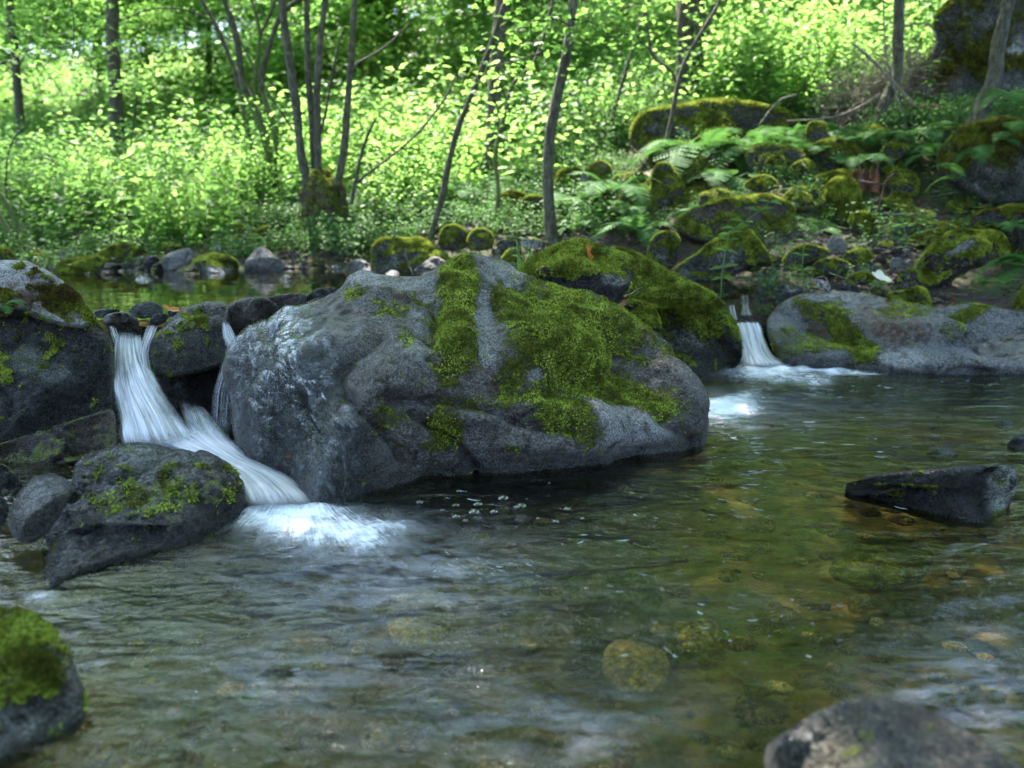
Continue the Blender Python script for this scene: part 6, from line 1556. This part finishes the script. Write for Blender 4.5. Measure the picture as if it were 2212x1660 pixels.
sprig('leafy twig hanging before the grey topped stone', [(1780, 1030), (1690, 850), (1700, 500), (1730, 280), (1680, 140)], 7.6, .11, 2, 'd4', pairs=8)
sprig('side twig with oval leaves left of the moss ball', [(1730, 290), (1850, 240), (1950, 280), (2080, 310)], 7.7, .1, 3, 'd4', pairs=5)
sprig('pale stalk rising behind the domed boulder', [(845, 990), (820, 860), (808, 740), (812, 690)], 7.2, .08, 4, 'd3', pairs=4, w=4)
sprig('thin green stalk above the scree', [(1025, 735), (1060, 660), (1020, 500), (990, 350)], 8.0, .08, 5, 'd5', pairs=3)
sprig('little leafy sprig on the ground by the tan leaf', [(760, 1110), (770, 1080), (790, 1040)], 7.45, .08, 6, 'd5', pairs=4)
sprig('small leafy sprig on the near crest beside the grass', [(760, 1060), (765, 1020), (760, 990)], 5.15, .045, 7, 'd3', pairs=4)

# ------------------------------------------------------------------ dead wood, leaves, litter
def stick(label, pts, d, w0, w1, crop='V', mat='deadwood', seed=0, cat='branch', name='dead_branch', mossy=0., seg=8):
    C = curve_pts(img_path(pts, d, None, crop), 24)
    r = np.linspace(w0, w1, 24) * .5 / FV * d * CROPS[crop][0]
    V, F = tube(C - C[0], r, seg, .25, seed)
    caps = []
    o = link(name, mesh(name, V, F, M[mat], True, {'mask': np.zeros((len(V), 1)) + mossy}), loc=C[0])
    return tag(o, label, cat)
stick('dark fallen log behind the far left bank', [(-30, 500), (60, 502), (150, 506)], 11.3, 24, 20, mat='bark', cat='log', name='fallen_log', mossy=.4, seed=1)
stick('bleached curved stick leaning into the upper pool', [(1625, 300), (1630, 370), (1660, 450), (1690, 530)], 7.6, 18, 9, 'd2', seed=2)
stick('pale crooked stick beside the smooth mossy wedge', [(335, 120), (290, 190), (240, 240), (180, 335)], 10.2, 14, 22, 'd2', seed=3)
stick('reddish hanging twig over the dark hollow', [(930, -10), (850, 60), (810, 200), (770, 330), (715, 430)], 8.4, 18, 8, 'd5', 'redwood', seed=4)
stick('thin pale stick lying across the dark ledge', [(820, 378), (980, 388), (1130, 385), (1300, 350)], 8.2, 12, 6, 'd5', seed=5)
stick('smooth dark pole beside the moss column', [(560, 55), (680, 80), (820, 95), (850, 95)], 9.0, 22, 22, 'd5', 'bark', seed=6)
stick('dead branch leaning across the foot of the bent trunk', [(1843, 95), (1892, 138), (1935, 185), (1973, 228)], 10.8, 5, 9, seed=7)
stick('arched bare branch before the enormous slab', [(1938, 62), (1980, 52), (2010, 55), (2022, 90), (2012, 115)], 11, 3, 5, seed=8)
stick('long bare twig on the slope left of the bent trunk', [(1700, 262), (1790, 255), (1850, 235), (1900, 205)], 10.9, 3, 6, seed=9)
stick('dead stick on the slope under the thick trunk', [(1640, 270), (1680, 220), (1720, 205)], 11, 3, 4, seed=10)
stick('crumbling mossy log end below the enormous slab', [(1950, 232), (2010, 234), (2035, 238)], 10.9, 16, 20, mat='redwood', cat='log', name='fallen_log', mossy=.5, seed=11)
stick('bent dead twig in the scree', [(1728, 620), (1775, 598), (1790, 612)], 7.4, 3, 3, seed=12)
stick('short bleached stick above the far left pebbles', [(100, 460), (140, 490), (230, 530), (330, 520)], 10.3, 5, 4, 'd1', seed=13)
stick('twisted twig among the far left stones', [(180, 470), (250, 400), (300, 330), (330, 320)], 10.1, 9, 6, 'd1', seed=14)
stick('long thin twig above the humped boulder', [(590, 370), (650, 320), (700, 290), (830, 180), (860, 60)], 10.6, 12, 8, 'd1', 'bark', seed=15)
stick('bare twig leaning right beside the long thin one', [(640, 230), (760, 210), (900, 120), (1000, 20)], 10.7, 14, 9, 'd1', 'bark', seed=16)
# rotten red stump
bpx = at(1870, 395, 9.6)
root = bpy.data.objects.new('rotten_stump', None); COL.objects.link(root); root.location = bpx
tag(root, 'splintered red brown rotten stump on the right slope', 'stump')
rs = np.random.RandomState(2)
for i in range(11):
    a = rs.uniform(0, 6.28); q = np.array((math.cos(a) * .12, math.sin(a) * .1, -.1))
    h = rs.uniform(.15, .42)
    V, F = tube([q, q * np.array((1.1, 1.1, 1)) + (0, 0, h * .5), q * np.array((1.2, 1.2, 1)) + (rs.normal(0, .02), 0, h)], [.05, .035, .006], 5, .3, i)
    link('splinter', mesh('splinter', V, F, M['redwood'], False, {'mask': np.zeros((len(V), 1))}), root)
# brush heap
rs = np.random.RandomState(4)
parts = []
for i in range(900):
    t_ = rs.rand()
    c = at(1790 + 210 * t_ + rs.normal(0, 22), 250 - 110 * t_ + rs.normal(0, 38), 11.6 + rs.normal(0, .25))
    d = rs.normal(size=3) * np.array((1, .6, .7)); d /= np.linalg.norm(d)
    L = rs.uniform(.08, .35)
    V, F = tube([c - d * L, c + rs.normal(0, .02, 3), c + d * L], [.004, .003, .002], 3)
    parts.append((V, tri(F)))
V, F = join(parts)
o = link('brushwood', mesh('brushwood', V, F, M['deadwood'], False, {'mask': np.zeros((len(V), 1))})); tag(o, 'heap of brown dead twigs left of the enormous slab', None, None, 'stuff')

def dead_leaf(label, x, y, d, size, mat, rot, crop='V', curl=.3, lobes=0, seed=0):
    X, Y = toV(crop, x, y)
    p = at(X, Y, d)
    n = 28
    a = np.linspace(0, 2 * math.pi, n, endpoint=False)
    r = (np.abs(np.cos(a)) ** 1.2 * .5 + .5) * .5
    if lobes:
        r = .32 + .2 * np.abs(np.cos(a * lobes / 2)) ** .6
    rings = [0, .35, .7, 1]
    V = [(0, 0, 0)]
    for k in rings[1:]:
        for i in range(n):
            xx, yy = r[i] * k * math.cos(a[i]), r[i] * k * math.sin(a[i]) * (.62 if not lobes else 1)
            V.append((xx, yy, curl * (yy * yy * 2.2 + xx * xx * .8) + .02 * math.sin(9 * xx + seed)))
    F = [(0, 1 + i, 1 + (i + 1) % n, 1 + (i + 1) % n) for i in range(n)]
    T3 = [(0, 1 + i, 1 + (i + 1) % n) for i in range(n)]
    for q in range(2):
        b = 1 + q * n
        for i in range(n):
            j = (i + 1) % n
            T3 += [(b + i, b + n + i, b + n + j), (b + i, b + n + j, b + j)]
    sv, sf = tube([(.48, 0, .02), (.6, .01, .05), (.72, .03, .1)], .012, 5)
    V, F = join([(np.array(V), np.array(T3)), (sv, tri(sf))])
    o = link('fallen_leaf', mesh('fallen_leaf', V * size, F, M[mat], True), loc=p, rot=rot)
    return tag(o, label, 'leaf')
dead_leaf('glossy orange beech leaf on the wet flank of the central boulder', 630, 988, 3.62, .055, 'orangeleaf', (.9, .1, 2.9), seed=1)
dead_leaf('curled orange brown leaf on the crown of the domed boulder', 1268, 545, 5.2, .1, 'orangeleaf', (1.2, .9, 1.2), lobes=5, seed=2, curl=.6)
dead_leaf('reddish brown leaf leaning on the small wedged stone', 1342, 660, 5.1, .085, 'deadleaf', (1.2, -.7, .3), seed=3, curl=.6)
dead_leaf('white leaf on the purple grey face of the long boulder', 1989, 697, 6.72, .07, 'paleleaf', (.8, 0, .2), seed=4)
dead_leaf('brown and yellow leaf caught at the dam crest', 368, 668, 4.8, .1, 'orangeleaf', (.7, .3, .8), seed=5, curl=.5)
dead_leaf('tan maple leaf lying in the scree', 1905, 603, 7.55, .2, 'paleleaf', (.5, .1, .4), lobes=5, seed=6)
dead_leaf('yellowish leaf caught in the ferns above the wide block', 1735, 355, 9.2, .16, 'paleleaf', (1.0, .4, .9), seed=7)
dead_leaf('dark wet leaf beside the brown and yellow one', 395, 672, 4.78, .07, 'deadleaf', (.5, -.3, 2.), seed=8)
stick('pale twig caught beside the reddish leaf', [(1685, 308), (1730, 290), (1778, 260)], 5.1, 10, 5, 'c5', seed=20)

# litter of fallen leaves and small stones on the banks
rs = np.random.RandomState(31)
n = 9000
x, y = rs.uniform(-9, 9, n), rs.uniform(6.8, 15, n)
k = bankdist(x, y) > .05
x, y = x[k], y[k]; n = len(x)
z = ground(x, y) + .012
d, nn = rand_dirs(rs, n, .35)
s = rs.uniform(.03, .075, n)
V, F = leaf_quads(np.stack([x, y, z], 1), s, s * .6, d, nn, .25)
o = link('leaf_litter', mesh('leaf_litter', V, F, M['deadleaf'], False)); tag(o, 'brown fallen leaves lying on the banks', None, None, 'stuff')

rs = np.random.RandomState(44)
parts = []
for i in range(2600):
    X, Y = rs.uniform(-2, 6.5), rs.uniform(7.4, 13)
    if bankdist(np.array([X]), np.array([Y]))[0] < .1: continue
    z_ = float(ground(X, Y)[0]) + rs.uniform(.005, .06)
    a_ = rs.uniform(0, 6.28); L = .04 + .25 * rs.rand() ** 2
    dv_ = np.array((math.cos(a_), math.sin(a_), rs.normal(0, .25))) * L
    c_ = np.array((X, Y, z_))
    w_0 = rs.uniform(.002, .006)
    V, F = tube([c_ - dv_, c_ + rs.normal(0, .02, 3), c_ + dv_], [w_0, w_0 * .8, w_0 * .4], 3)
    parts.append((V, tri(F)))
V, F = join(parts)
o = link('twig_litter', mesh('twig_litter', V, F, M['deadwood'], False, {'mask': np.zeros((len(V), 1))})); tag(o, 'small dead twigs strewn over the banks', None, None, 'stuff')

def pebbles(name, label, x, y, z, smin, smax, mat, seed, sub=1, flat=.6):
    rs = np.random.RandomState(seed)
    S_, F_ = ico(sub)
    n = len(x)
    s = rs.uniform(smin, smax, (n, 1, 1)) * rs.uniform(.7, 1.3, (n, 1, 3)) * np.array((1, 1, flat))
    a = rs.uniform(0, 6.28, n)
    ca, sa = np.cos(a), np.sin(a)
    V = S_[None] * s
    V = V * (1 + .09 * rs.normal(size=(n, len(S_), 1)))
    V = np.stack([V[..., 0] * ca[:, None] - V[..., 1] * sa[:, None], V[..., 0] * sa[:, None] + V[..., 1] * ca[:, None], V[..., 2]], -1)
    V += np.stack([x, y, z], 1)[:, None]
    F = F_[None] + (np.arange(n) * len(S_))[:, None, None]
    shade = rs.rand(n)
    mk = np.repeat(np.stack([np.clip(rs.normal(.1, .2, n), 0, .6), 0 * shade, shade * .5, (rs.rand(n) < .4) * rs.rand(n)], 1), len(S_), 0)
    o = link(name, mesh(name, V.reshape(-1, 3), F.reshape(-1, 3), M[mat], True, {'mask': mk}))
    return tag(o, label, None, None, 'stuff')
rs = np.random.RandomState(8)
n = 1000
x, y = rs.uniform(-2.2, 4.5, n), rs.uniform(.9, 1, n) ** 1 * 0 + rs.uniform(1.0, 6.5, n)
k = sdist(x, y, LOWER) > .1
x, y = x[k], y[k]
pebbles('gravel', 'brown and olive gravel on the bed of the lower pool', x, y, ground(x, y) - .005, .015, .08, 'brownstone', 9, 2, .35)
n = 260
x, y = rs.uniform(-1.5, 2.4, n), rs.uniform(1.4, 4.2, n)
k = (sdist(x, y, LOWER) > .2) & ((y < 2.7) | (rs.rand(n) < .35))
x, y = x[k], y[k]
pebbles('amber_pebbles', 'amber and ochre stones scattered on the bed near the viewer', x, y, ground(x, y) + .10 + .05 * rs.rand(len(x)), .018, .05, 'ambstone', 19, 2, .45)
n = 1500
y = rs.uniform(6.9, 9.6, n); x = rs.uniform(2.2, 5., n)
px, py = vis(x, y, 0)
k = (px > 1660) & (px < 2050) & (py > 510)
x, y = x[k], y[k]
pebbles('gravel', 'small grey and brown scree stones on the right bank', x, y, ground(x, y) + .01, .015, .05, 'stone', 10, 1)
n = 1500
x, y = rs.uniform(-6, .8, n), rs.uniform(8.6, 11.2, n)
k = (bankdist(x, y) > -.25) & (bankdist(x, y) < .8)
x, y = x[k], y[k]
pebbles('gravel', 'grey shingle along the far edge of the upper pool', x, y, ground(x, y) + .01, .02, .07, 'stone', 11, 1)

# ------------------------------------------------------------------ bubbles and flecks of foam
t = NT('bubble')
gl = t.n('BsdfGlossy', ins={'Roughness': .03})
tr = t.n('BsdfTransparent', ins={'Color': (.9, .92, .93, 1)})
fr = t.n('LayerWeight', ins={'Blend': .35})
M['bubble'] = t.done(t.n('MixShader', ins={0: fr.outputs['Facing'], 1: tr.outputs[0], 2: gl.outputs[0]}).outputs[0])
S_, F_ = ico(3)
kf = (S_[F_][:, :, 2] > -.05).all(1)
us = np.unique(F_[kf]); mp = -np.ones(len(S_), int); mp[us] = np.arange(len(us))
bm_ = mesh('bubble', S_[us], mp[F_[kf]], M['bubble'], True)
for i, (x, y, r) in enumerate([(622, 1380, 24), (826, 1322, 18), (1056, 1358, 34), (1150, 1400, 30), (905, 1432, 34), (1010, 1430, 24), (812, 1455, 24), (810, 1395, 22), (925, 1390, 28), (1390, 1415, 20), (1470, 1465, 12), (1240, 1462, 12), (1330, 1480, 18), (860, 1475, 16), (1295, 1280, 8), (1180, 1362, 7), (740, 1420, 14)]):
    X, Y = toV('c5', x, y)
    p = onz(X, Y, .006)
    rr = r * .415 / FV * p[1]
    o = link('bubble', bm_, loc=p, scale=(rr, rr, rr * .6))
    tag(o, 'clear bubble floating on the pool below the central boulder', 'bubble', 'bubbles floating below the central boulder')
rs = np.random.RandomState(12)
parts = []
def fleck(p, L, w, ang):
    m = 7
    t_ = np.linspace(-.5, .5, m)
    c = np.stack([p[0] + L * t_ * math.cos(ang) - .12 * L * (t_ ** 2) * 4 * math.sin(ang), p[1] + L * t_ * math.sin(ang) + .12 * L * t_ ** 2 * 4 * math.cos(ang), np.full(m, .012)], 1)
    r = w * np.sqrt(np.clip(1 - (2 * t_) ** 2, .02, 1)) * (.7 + .5 * rs.rand(m))
    V, F = tube(c, r, 5)
    V[:, 2] = .012 + (V[:, 2] - .012) * .3
    return V, tri(F)
cl = [(1550, 1090, 260, 60, 22), (1350, 1190, 160, 45, 18), (1750, 960, 260, 60, 36), (1650, 1350, 260, 80, 26), (1200, 1240, 200, 50, 14), (980, 1230, 120, 30, 18), (1000, 1105, 160, 35, 12), (1950, 1060, 140, 40, 14), (1800, 850, 240, 20, 40), (1600, 950, 90, 25, 16), (2050, 1280, 160, 60, 10), (1450, 1420, 250, 60, 16)]
for cx_, cy_, sx_, sy_, n in cl:
    for i in range(n):
        X, Y = rs.normal(cx_, sx_ * .5), rs.normal(cy_, sy_ * .5)
        if X < 850 or X > 2300 or Y < 820 or (X < 1530 and Y < 1050): continue
        p = onz(X, Y, 0)
        if sdist(np.array([p[0]]), np.array([p[1]]), LOWER)[0] < .1: continue
        L = (.008 + .05 * rs.rand() ** 2) * (p[1] / 3.2); w = (.0006 + .0028 * rs.rand() ** 3) * (p[1] / 3)
        parts.append(fleck(p, L, w, rs.normal(-.45, .5)))
V, F = join(parts)
t = NT('foam_fleck')
d1 = t.n('BsdfDiffuse', ins={'Color': (.75, .8, .86, 1)})
t1 = t.n('BsdfTransparent')
M['fleck'] = t.done(t.n('MixShader', ins={0: .38, 1: t1.outputs[0], 2: d1.outputs[0]}).outputs[0])
o = link('foam_flecks', mesh('foam_flecks', V, F, M['fleck'], True)); tag(o, 'little white flecks of foam drifting on the lower pool', None, None, 'stuff')
